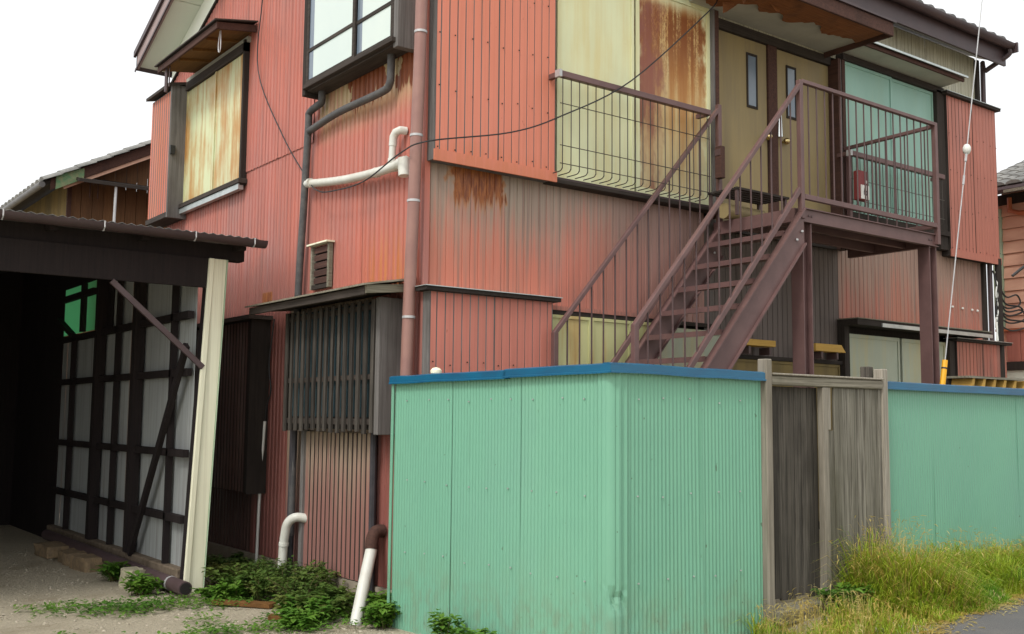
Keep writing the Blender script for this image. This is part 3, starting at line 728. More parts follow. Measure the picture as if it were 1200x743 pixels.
MB().hexa([(3.93, 11.85, 5.30), (WX - .004, 11.85, 5.36), (WX - .004, 12.66, 5.36), (3.93, 12.66, 5.30), (3.93, 11.85, 5.335), (WX - .004, 11.85, 5.395), (WX - .004, 12.66, 5.395), (3.93, 12.66, 5.335)]).build('cap_board', 'wood_darky', c)
box('latch', 'cable', c, 3.975, 4.03, 11.83, 11.858, 4.50, 4.60)
hd = MB().hexa([(3.78, 9.98, 5.40), (WX - .022, 9.98, 5.46), (WX - .022, 11.70, 5.46), (3.78, 11.70, 5.40), (3.78, 9.98, 5.415), (WX - .022, 9.98, 5.475), (WX - .022, 11.70, 5.475), (3.78, 11.70, 5.415)]).build('window_hood', 'soffit_brown', H)
box('fascia', 'brown_trim', hd, 3.755, 3.779, 9.95, 11.73, 5.375, 5.445, bevel=.003)
MB().bar((3.78, 9.965, 5.41), (WX - .022, 9.965, 5.47), .028, .07).build('end_board', 'brown_trim', hd)
MB().hexa([(3.725, 9.92, 5.448), (WX - .022, 9.92, 5.53), (WX - .022, 11.76, 5.53), (3.725, 11.76, 5.448), (3.725, 9.92, 5.462), (WX - .022, 9.92, 5.545), (WX - .022, 11.76, 5.545), (3.725, 11.76, 5.462)]).build('hood_sheet', 'wood_darky', hd)
for yy in (10.35, 10.75, 11.15): MB().bar((3.80, yy, 5.385), (WX - .03, yy, 5.445), .03, .026).build('batten', 'soffit_brown', hd)
MB().tube([(3.80, 11.55, 5.40), (3.80, 11.55, 5.12)], .02, 6).build('bracket', 'purple_pipe', hd)
MB().tube([(3.80, 11.45, 5.40), (3.80, 11.45, 5.16)], .008, 5).build('bracket', 'purple_pipe', hd)
ch = MB(); ch.tube(bez([(3.83, 10.05, 5.39), (3.83, 10.08, 5.26), (3.83, 10.07, 5.18), (3.83, 10.03, 5.18), (3.83, 10.02, 5.25), (3.83, 10.03, 5.39)], 5), .006, 6)
tag(ch.build('hanging_hook', 'galv', hd), label='loop of pale chain hanging from the hood')

# -- upper bay window of the gable wall
BX = 4.005
bay = MB().box(BX + .03, WX - .006, 6.90, 8.40, 4.45, 5.9).build('bay_window', 'black', H)
box('side_panel', 'wood_grey', bay, BX + .012, WX - .006, 6.83, 6.898, 4.36, 5.9, bevel=.004)
box('side_panel', 'wood_dark', bay, BX - .006, WX - .006, 8.402, 8.46, 4.35, 5.9, bevel=.004)
box('bottom_board', 'wood_darky', bay, BX + .02, WX - .006, 6.90, 8.40, 4.385, 4.448)
box('sill', 'wood_darky', bay, BX - .025, BX + .05, 6.86, 8.42, 4.40, 4.44, bevel=.004)
def sash(y0, y1, x):
    s_ = MB().box(x, x + .02, y0, y1, 4.445, 5.85).build('sash', 'black', bay)
    return s_
for (y0, y1, x_) in ((7.50, 8.40, BX - .004), (6.90, 7.545, BX + .012)):
    fr = MB(); fr.box(x_, x_ + .025, y0, y0 + .045, 4.445, 5.85).box(x_, x_ + .025, y1 - .045, y1, 4.445, 5.85)
    fr.box(x_, x_ + .025, y0 + .045, y1 - .045, 4.445, 4.475).box(x_, x_ + .025, y0 + .045, y1 - .045, 5.80, 5.85)
    f = fr.build('sash_frame', 'wood_darky', H)
    for z_ in (4.73, 5.27): box('muntin', 'wood_darky', f, x_, x_ + .02, y0 + .046, y1 - .046, z_, z_ + .03)
    for (z0_, z1_) in ((4.476, 4.729), (4.761, 5.269), (5.301, 5.799)):
        ym = y1 - .13
        box('window_pane', 'frost', f, x_ + .008, x_ + .014, y0 + .046, ym, z0_, z1_); box('window_pane', 'slim_glass', f, x_ + .008, x_ + .014, ym + .001, y1 - .046, z0_, z1_)

# -- lattice bay on the ground floor
LX = 3.985
lb = MB().box(LX + .06, WX - .006, 7.02, 8.60, 1.40, 2.40).build('lattice_bay', 'black', H)
box('side_panel', 'wood_grey', lb, LX, WX - .006, 6.955, 7.018, 1.365, 2.415, bevel=.004)
box('side_panel', 'wood_dark', lb, LX + .02, WX - .006, 8.602, 8.65, 1.38, 2.41)
box('window_pane', 'glass_dk', lb, LX + .05, LX + .058, 7.03, 8.59, 1.50, 2.39)
box('window_track', 'white', lb, LX + .035, LX + .049, 7.03, 7.75, 1.462, 1.474)
for i in range(15):
    yy = 7.065 + i * .1095 + random.uniform(-.008, .008); w_ = random.uniform(.042, .05); dz = random.uniform(-.012, .012)
    MB().hexa([(LX - .006, yy - w_ / 2, 1.378 + dz), (LX + .012, yy - w_ / 2, 1.378 + dz), (LX + .012, yy + w_ / 2, 1.378 + dz), (LX - .006, yy + w_ / 2, 1.378 + dz),
               (LX - .006, yy - w_ / 2 + .006 * random.uniform(-1, 1), 2.405), (LX + .012, yy - w_ / 2, 2.405), (LX + .012, yy + w_ / 2, 2.405), (LX - .006, yy + w_ / 2, 2.405)]).build('lattice_slat', 'wood_lattice', lb)
for z_, h_ in ((1.44, .045), (1.79, .04), (2.33, .04)): box('lattice_rail', 'wood_darky', lb, LX + .014, LX + .034, 7.02, 8.65, z_, z_ + h_)
hd = MB().hexa([(3.80, 6.83, 2.43), (WX - .006, 6.83, 2.47), (WX - .006, 8.93, 2.47), (3.80, 8.93, 2.43), (3.80, 6.83, 2.455), (WX - .006, 6.83, 2.495), (WX - .006, 8.93, 2.495), (3.80, 8.93, 2.455)]).build('bay_hood', 'wood_darky', H)
box('fascia', 'wood_darky', hd, 3.775, 3.799, 6.83, 8.95, 2.405, 2.468, bevel=.003)
MB().bar((3.78, 6.815, 2.445), (WX - .01, 6.815, 2.485), .028, .06).build('end_board', 'wood_greyx', hd)
MB().hexa([(3.745, 6.78, 2.470), (WX - .006, 6.78, 2.55), (WX - .006, 8.98, 2.55), (3.745, 8.98, 2.470), (3.745, 6.78, 2.484), (WX - .006, 6.78, 2.565), (WX - .006, 8.98, 2.565), (3.745, 8.98, 2.484)]).build('hood_sheet', 'wood_greyx', hd)
# bleached panel and pipes under it
pn = MB().box(WX - .03, WX - .014, 7.30, 8.52, .20, 1.37).build('patch_panel', 'wood_dark', H)
sheet('metal_sheet', 'red_bleached', pn, 'x', WX - .034, 7.30, 8.52, .195, 1.37, seed=140)
box('edge_batten', 'wood_grey', pn, WX - .055, WX - .012, 8.522, 8.58, .20, 1.38)
MB().tube([(4.14, 7.28, 1.38), (4.14, 7.28, .0)], .028, 8).build('waste_pipe', 'pipe_dark', H)

# -- louvred vent
vn = MB().box(WX - .014, WX - .005, 8.17, 8.49, 2.66, 2.99).build('wall_vent', 'black', H)
for a in ((8.145, 8.18), (8.475, 8.505)): box('vent_frame', 'wood_greyx', vn, WX - .05, WX - .015, a[0], a[1], 2.62, 3.01)
box('vent_frame', 'wood_darky', vn, WX - .05, WX - .015, 8.18, 8.475, 2.62, 2.655); box('vent_cap', 'cream_post', vn, WX - .085, WX - .006, 8.13, 8.52, 3.012, 3.026)
for k in range(5):
    z_ = 2.665 + k * .068
    MB().hexa([(WX - .045, 8.182, z_), (WX - .018, 8.182, z_ + .02), (WX - .018, 8.44, z_ + .02), (WX - .045, 8.44, z_), (WX - .045, 8.182, z_ + .05), (WX - .018, 8.182, z_ + .066), (WX - .018, 8.44, z_ + .066), (WX - .045, 8.44, z_ + .05)]).build('louvre', 'brown_trim', vn)

# -- dark shutter box further along
c = MB().box(4.015, WX - .005, 9.45, 10.95, .78, 2.41).build('shutter_box', 'wood_dark', H)
for i in range(2): sheet('metal_sheet', 'box_dark', c, 'x', 4.012, 9.52 + i * .71, 9.52 + (i + 1) * .71, .785, 2.40, seed=150 + i)
box('side_board', 'wood_dark', c, 4.0, WX - .006, 9.41, 9.449, .77, 2.415)
box('cap_board', 'wood_darky', c, 3.95, WX - .006, 9.36, 11.0, 2.416, 2.455)
# -- pipes of the gable wall
MB().tube(bez([(4.10, 6.615, 6.05), (4.10, 6.625, 4.6), (4.10, 6.68, 3.2), (4.10, 6.745, 1.8), (4.10, 6.75, .0)], 6), .046, 12).build('downpipe', 'downpipe', H)
for z_ in (4.42, 3.62, 3.12, 2.24): 
    yy = 6.745 - .13 * (z_ - 1.8) / 2.9
    MB().tube([(4.10, yy, z_), (4.10, yy, z_ + .018)], .0505, 12).build('pipe_clip', 'galv', H)
MB().tube(bez([(4.14, 8.60, 3.60), (4.13, 7.9, 3.51), (4.12, 7.3, 3.465), (4.11, 6.86, 3.455)], 6), .037, 12).build('waste_pipe', 'pvc', H)
MB().tube([(4.105, 6.85, 3.49), (4.105, 6.835, 3.35)], .047, 12).tube([(4.11, 6.93, 3.458), (4.11, 6.82, 3.462)], .045, 12).build('pipe_tee', 'pvc', H)
MB().tube([(4.12, 7.06, 3.47), (4.12, 7.04, 3.68)], .028, 10).tube([(4.12, 7.045, 3.63), (4.12, 7.037, 3.70), (4.125, 7.01, 3.735), (4.14, 6.97, 3.745), (4.19, 6.96, 3.745)], .033, 10).tube([(4.12, 7.055, 3.50), (4.12, 7.052, 3.53)], .034, 10).build('waste_pipe', 'pvc', H)
for q_, z_ in ((8.52, 3.592), (7.32, 3.466), (7.02, 3.46)): MB().tube([(4.125, q_, z_), (4.124, q_ - .035, z_ - .003)], .042, 12).build('pipe_collar', 'pvc', H)
MB().tube(bez([(4.13, 8.70, .45), (4.13, 8.70, 2.4), (4.13, 8.63, 3.4), (4.13, 8.58, 4.14), (4.13, 8.57, 4.25), (4.13, 8.42, 4.28), (4.13, 8.33, 4.30), (4.12, 8.31, 4.42)], 5), .033, 10).build('lagged_pipe', 'pipe_grey', H)
MB().tube(bez([(4.12, 7.10, 4.42), (4.12, 7.10, 4.25), (4.12, 7.12, 4.15), (4.12, 7.25, 4.115), (4.13, 8.0, 4.125), (4.13, 8.56, 4.08)], 6), .032, 10).build('lagged_pipe', 'pipe_grey', H)
MB().tube([(4.13, 8.70, 1.4), (4.13, 8.72, -.02)], .036, 8).build('waste_pipe', 'pipe_dark', H)
MB().tube(bez([(4.16, 9.40, 1.45), (4.15, 9.44, .8), (4.15, 9.47, .1)], 4), .014, 6).build('thin_conduit', 'white', H)
MB().tube(bez([(4.17, 9.28, 2.42), (4.16, 9.34, 2.0), (4.17, 9.31, 1.75), (4.16, 9.36, 1.6), (4.16, 9.40, 1.45)], 5), .008, 5).build('thin_cable', 'cable', H)
MB().tube(bez([(4.19, 8.50, .61), (4.10, 8.55, .62), (4.05, 8.60, .57), (4.04, 8.63, .47), (4.04, 8.66, .3), (4.04, 8.67, -.05)], 5), .040, 12).tube([(4.04, 8.645, .40), (4.04, 8.648, .37)], .045, 12).build('drain_pipe', 'pvc', H)
o = MB().tube([(4.08, 7.17, .50), (3.93, 7.02, .24), (3.79, 6.88, -.02)], .046, 12).build('drain_pipe', 'pvc', H); o['label'] = 'slanting white drain pipe'
MB().tube(bez([(4.19, 7.19, .62), (4.13, 7.19, .62), (4.09, 7.18, .57), (4.07, 7.16, .49)], 5), .05, 12).build('pipe_elbow', 'brown_trim', H)
# wires of the upper guard rails, fixed to the house
def guard(x0, x1, zr, zb, n, hz, over=0.0):
    gr_ = MB().box(x0 - over, x1 + over, 6.425, 6.475, zr - .026, zr + .026).build('guard_rail', 'steel', H, .004)
    box('rail_end', 'galv', gr_, x0 - over - .03, x0 - over - .001, 6.42, 6.48, zr - .03, zr + .03)
    for k in range(n):
        xx = x0 + .03 + (x1 - x0 - .06) * k / (n - 1)
        MB().tube(bez([(xx, 6.45, zr - .02), (xx, 6.45, zb + .08), (xx, 6.455, zb + .015), (xx - .004, 6.475, zb - .006), (xx - .008, 6.52, zb - .010), (xx - .008, 6.60, zb - .010)], 3), .0045, 5).build('guard_wire', 'wire', gr_)
    for z_ in hz: MB().tube([(x0, 6.445, z_), (x1, 6.445, z_)], .004, 5).build('guard_wire', 'wire', gr_)
    for xx in (x0, x1): box('rail_bracket', 'steel', gr_, xx - .02, xx + .02, 6.476, 6.60, zr - .02, zr + .02)
guard(5.335, 7.12, 4.315, 3.52, 20, (4.07, 3.72, 3.57))
guard(9.27, 11.03, 4.29, 3.74, 26, (4.02, 3.80))

# ================================================================ STEEL STAIR AND LANDING
DX0, DX1, DY0, DY1, DZ = 7.33, 9.42, 5.575, 6.50, 3.325
S = thing('steel_staircase', (6.5, 6.0, 0), 'reddish brown painted steel outside stair with railed landing', 'staircase')
SS = 1.13
def st(x): return DZ - (DX0 - x) * SS                  # nosing line
def chan(name, y0, y1, x0, x1, off, parent=S):
    """inclined channel stringer: web + two flanges; off is the top edge above the nosing line"""
    dpt = .325; fl = .018
    web = lambda a, b, t, u: [(x0, a, st(x0) + t), (x1, a, st(x1) + t), (x1, b, st(x1) + t), (x0, b, st(x0) + t), (x0, a, st(x0) + u), (x1, a, st(x1) + u), (x1, b, st(x1) + u), (x0, b, st(x0) + u)]
    m = MB(); m.hexa(web(y0 + .028, y0 + .034, off - dpt + fl, off - fl)); m.hexa(web(y0, y1, off - fl, off)); m.hexa(web(y0, y1, off - dpt, off - dpt + fl))
    return m.build(name, 'steel', parent)
s1 = chan('stringer', DY0 - .035, DY0 + .035, 4.55, DX0 - .012, .01); s2 = chan('stringer', DY1 - .035, DY1 + .035, 4.55, DX0 - .012, .01)
for b_, y_ in ((s1, DY0 - .038), (s2, DY1 - .04)):
    for dx in (.05, .12): MB().ball((DX0 - dx, y_ + .02, st(DX0 - dx) - .16), .013, 6).build('bolt', 'galv', b_)
NR = 15
for k in range(1, NR):
    z_ = DZ - k * DZ / NR; x_ = DX0 - (DZ - z_) / SS
    tr = MB().box(x_ - .03, x_ + .215, DY0 + .036, DY1 - .036, z_ - .012, z_).build('tread', 'steel', S)
    box('nosing', 'steel', tr, x_ - .034, x_ - .030, DY0 + .036, DY1 - .036, z_ - .042, z_ + .002)
# landing
ld = MB().box(DX0 + .005, DX1 - .005, DY0 + .052, 6.60, DZ - .012, DZ).build('landing_deck', 'steel', S)
def cbeam(p, q, inward):
    m = MB(); hgt = .105; x0, y0 = p; x1, y1 = q
    if y0 == y1:
        m.box(x0, x1, y0 + .02 * (inward > 0) - .0, y0 + .006 + .02 * (inward > 0), DZ - .008 - hgt, DZ - .008)
        m.box(x0, x1, y0, y0 + .05, DZ - .007, DZ + .002); m.box(x0, x1, y0, y0 + .05, DZ - hgt - .016, DZ - hgt - .009)
    else:
        m.box(x0, x0 + .05, y0, y1, DZ - hgt - .012, DZ - .001)
    return m.build('landing_beam', 'steel', S)
cbeam((DX0, DY0), (DX1, DY0), 1)
cbeam((DX0 - .055, DY0 + .055), (DX0 - .055, 6.55), 0); cbeam((DX1 - .05, DY0 + .055), (DX1 - .05, 6.58), 0)
for yy in (5.9, 6.25): box('joist', 'steel', S, DX0 + .0, DX1 - .06, yy, yy + .04, DZ - .1, DZ - .014)
for x_ in (DX0 + .09, DX0 + .13, DX1 - .14, DX1 - .10): MB().ball((x_, DY0 + .018, DZ - .06), .012, 6).build('bolt', 'steel_dk', S)
def hcol(cx, cy, z0, z1):
    m = MB(); a = .062
    m.box(cx - a, cx - a + .012, cy - a, cy + a, z0, z1).box(cx + a - .012, cx + a, cy - a, cy + a, z0, z1).box(cx - a + .012, cx + a - .012, cy - .006, cy + .006, z0, z1)
    o = m.build('column', 'steel', S); box('foot_plate', 'steel', o, cx - .1, cx + .1, cy - .1, cy + .1, z0, z0 + .012); return o
hcol(DX0 + .025 + .035, DY0 + .078, .06, DZ - .125)
hcol(DX1 - .085, DY0 + .078, .06, DZ - .125)
def post(x, y, z0, z1, t=.045): return MB().box(x - t / 2, x + t / 2, y - t / 2, y + t / 2, z0, z1).build('railing_post', 'steel', S, .003)
def rail(p, q, w=.042, h=.034, name='handrail'): return MB().bar(p, q, w, h).build(name, 'steel', S, .003)
HR = 1.11
def hz_(x): return st(x) + HR
# near and far balustrades of the flight
for yy in (DY0, DY1):
    xb = 5.335
    post(xb, yy, st(xb) - .05, hz_(xb) + .01); post(DX0 - .03, yy, DZ - .1, DZ + HR + .005)
    rail((xb - .01, yy, hz_(xb) - .002), (DX0 - .02, yy, DZ + HR + .0 - .02))
    rail((xb + .03, yy, st(xb + .03) + .165), (DX0 - .05, yy, DZ + .155), .034, .045, 'bottom_rail')
    n = 15
    for k in range(1, n):
        x_ = xb + (DX0 - .03 - xb) * k / n
        MB().tube([(x_, yy, st(x_) + .18), (x_, yy, hz_(x_) - .02)], .0075, 6, False).build('baluster', 'steel_dk', S)
# landing balustrade: front and right side
post(DX1 - .022, DY0, DZ - .1, DZ + HR)
rail((DX0 - .01, DY0, DZ + HR), (DX1, DY0, DZ + HR - .012)); rail((DX0, DY0, DZ + .095), (DX1 - .03, DY0, DZ + .085), .036, .045, 'bottom_rail')
n = 18
for k in range(1, n):
    x_ = DX0 - .03 + (DX1 - DX0) * k / n
    MB().tube([(x_, DY0, DZ + .11), (x_, DY0, DZ + HR - .02)], .0075, 6, False).build('baluster', 'steel_dk', S)
rail((DX1 - .022, DY0 + .02, DZ + HR - .03), (DX1 - .022, 6.66, DZ + HR - .05)); rail((DX1 - .022, DY0 + .02, DZ + .085), (DX1 - .022, 6.55, DZ + .085), .036, .045, 'bottom_rail')
post(DX1 - .022, 6.56, DZ, DZ + HR - .06)
for k in range(1, 9):
    y_ = DY0 + (6.56 - DY0) * k / 9
    MB().tube([(DX1 - .022, y_, DZ + .1), (DX1 - .022, y_, DZ + HR - .05)], .0075, 6, False).build('baluster', 'steel_dk', S)

# small things on and by the landing
t_ = thing('doorstep_rack', (7.45, 6.3, DZ), 'low dark slatted rack standing on the landing before the doors', 'rack')
for k in range(6): box('slat', 'wood_darkx', t_, 7.12, 7.85, 6.13 + k * .062, 6.17 + k * .062, 3.555, 3.575)
for xx in (7.13, 7.80):
    for yy in (6.14, 6.45): box('leg', 'steel_dk', t_, xx, xx + .025, yy, yy + .025, DZ + .001, 3.554)
m = MB().tube([(7.2, 6.36, DZ + .075), (7.5, 6.365, DZ + .078), (7.72, 6.36, DZ + .072)], .072, 12)
tag(m.build('rolled_mat', 'ochre'), 'rolled ochre mat lying beneath the dark slatted rack', 'mat')
l_ = thing('letterbox', (7.24, 6.47, 3.75), 'small brown letterbox fixed to the upper stair railing post', 'letterbox')
box('body', 'brown_trim', l_, 7.215, 7.275, 6.40, 6.475, 3.72, 4.02, bevel=.004); box('flap', 'steel_dk', l_, 7.21, 7.2145, 6.405, 6.47, 3.93, 3.99)
e_ = thing('red_wall_box', (9.37, 6.42, 3.8), 'dull red box with white numbered plate hung on the guard wires', 'box')
box('body', 'redbox', e_, 9.285, 9.45, 6.36, 6.435, 3.79, 4.10, bevel=.008); box('plate', 'white', e_, 9.305, 9.444, 6.352, 6.3585, 3.80, 3.945)
m = MB()                                                       # the dark figure on the plate
cx, cz = 9.375, 3.865
for k in range(16):
    a, b_ = 2 * math.pi * k / 16, 2 * math.pi * (k + 1) / 16
    m.quad((cx + .020 * math.cos(a), 6.350, cz + .020 * math.sin(a)), (cx + .020 * math.cos(b_), 6.350, cz + .020 * math.sin(b_)), (cx + .031 * math.cos(b_), 6.350, cz + .031 * math.sin(b_)), (cx + .031 * math.cos(a), 6.350, cz + .031 * math.sin(a)))
m.quad((cx - .031, 6.350, cz), (cx - .02, 6.350, cz), (cx - .004, 6.350, cz + .055), (cx - .016, 6.350, cz + .055))
m.build('figure', 'cable', e_)
m = MB()
for k in range(2): m.box(9.395 + .022 * k, 9.41 + .022 * k, 6.3545, 6.3585, 3.97, 4.0)
m.build('mark', 'white', e_)
box_ = box('timber', 'timber_new', None, 7.60, 8.085, 6.50, 6.632, 2.205, 2.265, bevel=.004); tag(box_, 'yellow timber length on the wall rail behind the stair stringer', 'timber')
m = MB().hexa([(8.70, 6.50, 2.20), (9.19, 6.50, 2.20), (9.19, 6.632, 2.20), (8.70, 6.632, 2.20), (8.70, 6.50, 2.275), (9.12, 6.50, 2.275), (9.12, 6.632, 2.275), (8.70, 6.632, 2.275)])
tag(m.build('timber', 'timber_new'), 'yellow timber with chamfered end behind the landing column', 'timber')
for x_, n_ in ((7.7, 0), (8.0, 1), (8.8, 2), (9.05, 3)): box('timber_bracket', 'steel_dk', H, x_, x_ + .03, 6.51, 6.638, 2.127, 2.197)

# ================================================================ GREEN CORRUGATED FENCES AND THE GATE
FY = 4.52; C0 = Vector((4.13, FY)); E0 = Vector((3.985, 6.70))
def ftop(t): return 1.825 - .02 * t                      # along the side run the coping drops a little
F = thing('corrugated_fence', (4.13, 4.52, .2), 'mint green corrugated fence with blue coping that turns the corner', 'fence')
# side run (corner -> house) : one sheet mesh per panel, plan points along C0->E0
d = (E0 - C0); LEN = d.length; dn = d.normalized(); nn = Vector((-dn.y, dn.x))          # outward normal (-x)
if nn.x > 0: nn = -nn
def run_sheet(parent, P, dirv, nrm, u0, u1, zb, zt, rows=3, dent=None, depth=.0032, lift=0):
    prof = wave_profile(u0, u1, depth=depth); m = MB(); n = len(prof)
    for r in range(rows + 1):
        t = r / rows
        for (u, o_) in prof:
            p = P + dirv * u; z0_ = zb(p.x, p.y) if callable(zb) else zb; z1_ = zt(u) if callable(zt) else zt
            z = z0_ + (z1_ - z0_) * t; off = o_ + lift + .004 * mnoise.noise(Vector((u * 1.2, z * 1.1, lift * 900)))
            if dent: off += dent(u, z)
            m.v.append((p.x + nrm.x * off, p.y + nrm.y * off, z))
    for r in range(rows):
        for i in range(n - 1): m.f.append((r * n + i, r * n + i + 1, (r + 1) * n + i + 1, (r + 1) * n + i))
    m.sm = True
    return m.build('corrugated_sheet', 'mint', parent)
zb_ = lambda x, y: gz(x, y) - .04
run_sheet(F, C0, dn, nn, .06, .79, zb_, lambda u: ftop(u / LEN) - .05, 8, lift=.002)
run_sheet(F, C0, dn, nn, .78, 1.50, zb_, lambda u: ftop(u / LEN) - .05, 8)
run_sheet(F, C0, dn, nn, 1.49, LEN, zb_, lambda u: ftop(u / LEN) - .05, 8, lift=.002)
dx_, dy_ = Vector((1, 0)), Vector((0, -1))
def dent(u, z):
    a = math.exp(-((u - .05) / .05) ** 4 - ((z - .47) / .055) ** 4); b_ = math.exp(-((u - .22) / .11) ** 2 - ((z - .40) / .10) ** 2)
    return a * (-.012 + .020 * mnoise.noise(Vector((u * 26, z * 24, 5))) + .012 * mnoise.noise(Vector((u * 70, z * 55, 8)))) + .010 * b_ * mnoise.noise(Vector((u * 40, z * 16, 2)))
run_sheet(F, C0, dx_, dy_, .115, .76, zb_, 1.775, 46, dent=dent, lift=.002)
run_sheet(F, C0, dx_, dy_, .75, 1.325, zb_, 1.772, 6)
# corner flashing: a rounded sheet with two folds, dented near its foot
m = MB(); rows = 46; prof = []
for i in range(5): prof.append(C0 + dn * (.10 - .016 * i) + nn * (.008, .016, .007, .015, .010)[i])
for i in range(1, 6):
    a = i / 6; prof.append(C0 + dn * (.036 * (1 - a) ** 1.6) + dx_ * (.036 * a ** 1.6) + (nn * (1 - a) + dy_ * a).normalized() * .012)
for i in range(7): prof.append(C0 + dx_ * (.036 + .016 * i) + dy_ * (.006, .017, .017, .006, .006, .015, .008)[i])
n = len(prof); z0_ = .17
for r in range(rows + 1):
    z = z0_ + (1.79 - z0_) * r / rows
    for p in prof:
        q = p - C0; s_ = q.x; dd = dent(max(s_, 0), z) if q.x > -.01 else 0
        w_ = .008 * math.exp(-((z - .50) / .06) ** 2) * mnoise.noise(Vector((p.x * 40, p.y * 40, z * 30)))
        m.v.append((p.x - w_ * .5, p.y - dd * 1.0 - w_, z))
for r in range(rows):
    for i in range(n - 1): m.f.append((r * n + i + 1, r * n + i, (r + 1) * n + i, (r + 1) * n + i + 1))
m.build('corner_flashing', 'mint', F)
def fence_nails(parent, P, dirv, nrm, u0, u1):
    m = MB()
    for z_ in (.55, 1.05, 1.62):
        u = u0 + .1
        while u < u1 - .05:
            p = P + dirv * (u + random.uniform(-.03, .03)) + nrm * .0075; zz = z_ + random.uniform(-.012, .012); m.box(p.x - .004, p.x + .004, p.y - .004, p.y + .004, zz - .004, zz + .004); u += .225
    o = m.build('nail_heads', 'galv', parent); o['kind'] = 'stuff'
fence_nails(F, C0, dn, nn, .1, LEN); fence_nails(F, C0, dx_, dy_, .12, 1.32)
def coping(parent, a, b, z0, z1, w=.075, h=.052):
    """folded blue coping: sides with a lip, and a slightly raised ridge"""
    a = Vector(a); b = Vector(b); t = (b - a).normalized(); s_ = Vector((-t.y, t.x))
    prof = [(-w / 2 - .006, -h), (-w / 2 - .006, -h + .01), (-w / 2, -h + .012), (-w / 2, 0), (-w / 4, .008), (w / 4, .008), (w / 2, 0), (w / 2, -h + .012), (w / 2 + .006, -h + .01), (w / 2 + .006, -h)]
    m = MB(); n = len(prof); K = 12
    for k in range(K + 1):
        p = a + (b - a) * k / K; z = z0 + (z1 - z0) * k / K + .004 * mnoise.noise(Vector((p.x * 3, p.y * 3, 1)))
        for (o_, hh) in prof: m.v.append((p.x + s_.x * o_, p.y + s_.y * o_, z + hh))
    for k in range(K):
        for i in range(n - 1): m.f.append((k * n + i, k * n + i + 1, (k + 1) * n + i + 1, (k + 1) * n + i))
    m.f += [tuple(range(n))[::-1], tuple(K * n + i for i in range(n))]
    return m.build('coping', 'blue_cap', parent)
mid = C0 + d * .42
coping(F, C0 - dn * .035, mid, ftop(0) - .006, ftop(.42) - .006); coping(F, mid + dn * -.02, E0 + dn * .03, ftop(.41) - .011, ftop(1) - .011)
coping(F, C0 + Vector((-.035, 0)), C0 + Vector((1.345, 0)), ftop(0) - .004, 1.812)
for P in (C0 + dn * .25 - nn * .06, C0 + dn * 1.2 - nn * .06, E0 - dn * .08 - nn * .06, C0 + Vector((.7, .06))):
    box('fence_post', 'wood_grey', F, P.x - .035, P.x + .035, P.y - .035, P.y + .035, -.02, 1.75)
o = MB().tube([(E0.x - .015 - .004, E0.y + .01, .0), (E0.x - .015, E0.y + .01, 1.75)], .012, 6).build('end_trim', 'mint', F)
MB().ball((C0.x + dn.x * 1.72 + .02, C0.y + dn.y * 1.72, 1.823), .035, 10, 1.2, 1.2, .9).build('knob', 'cream_post', F)['label'] = 'cream knob on the coping'
F2 = thing('corrugated_fence', (6.86, 4.55, .25), 'mint green corrugated fence with blue coping beyond the wooden gate', 'fence')
u = 6.875; k = 0
while u < 12.2:
    e = u + .64; run_sheet(F2, Vector((0, FY + .03)), dx_, dy_, u, e + .01, .20, 1.745, 3, depth=.0016, lift=.0008 * (k % 2)); u = e; k += 1
coping(F2, (6.85, FY + .03), (12.25, FY + .03), 1.792, 1.775); 
for x_ in (7.0, 8.8, 10.6, 12.1): box('fence_post', 'wood_grey', F2, x_ - .035, x_ + .035, FY + .05, FY + .12, .1, 1.72)

G = thing('wooden_gate', (6.1, 4.55, .25), 'weathered grey board gate with dark recessed door between the fences', 'gate')
box('gate_post', 'gate_post', G, 5.462, 5.525, FY - .045, FY + .03, .18, 1.905, bevel=.006)
box('gate_post', 'gate_post', G, 6.785, 6.852, FY - .03, FY + .05, .18, 1.885, bevel=.006)
box('gate_post', 'gate_dark', G, 6.74, 6.80, FY + .055, FY + .13, .18, 1.905, bevel=.006)
box('lintel', 'wood_greyx', G, 5.527, 6.783, FY - .035, FY + .035, 1.735, 1.80, bevel=.008)
box('lintel_plank', 'gate_post', G, 5.53, 6.78, FY - .05, FY + .05, 1.8015, 1.815, bevel=.004)
box('door_stile', 'gate_post', G, 6.075, 6.135, FY - .032, FY + .02, .285, 1.733, bevel=.005)
box('door_stile', 'gate_post', G, 6.137, 6.172, FY - .024, FY + .006, 1.44, 1.733, bevel=.003)
x_ = 5.53
while x_ < 6.09:
    w_ = random.uniform(.060, .088); e = min(x_ + w_, 6.095)
    dz = random.uniform(0, .02); dy = random.uniform(-.004, .004)
    MB().box(x_, e - .0035, FY + .035 + dy, FY + .053 + dy, .315 + dz, 1.73).build('door_board', 'gate_dark', G, .002); x_ = e
x_ = 6.137
while x_ < 6.783:
    w_ = random.uniform(.070, .105); e = min(x_ + w_, 6.784)
    dy = random.uniform(-.004, .004)
    MB().box(x_, e - .004, FY - .012 + dy, FY + .006 + dy, .27, 1.734 if x_ > 6.172 else 1.436).build('gate_board', 'gate_wood', G, .002); x_ = e
for z_ in (.55, 1.5): box('ledge', 'gate_dark', G, 5.53, 6.07, FY + .058, FY + .09, z_, z_ + .07)
MB().hexa([(5.50, FY - .10, .20), (6.16, FY - .10, .21), (6.16, FY + .03, .23), (5.50, FY + .03, .22), (5.50, FY - .10, .275), (6.16, FY - .10, .285), (6.16, FY + .03, .305), (5.50, FY + .03, .295)]).build('threshold', 'wood_greyx', G)

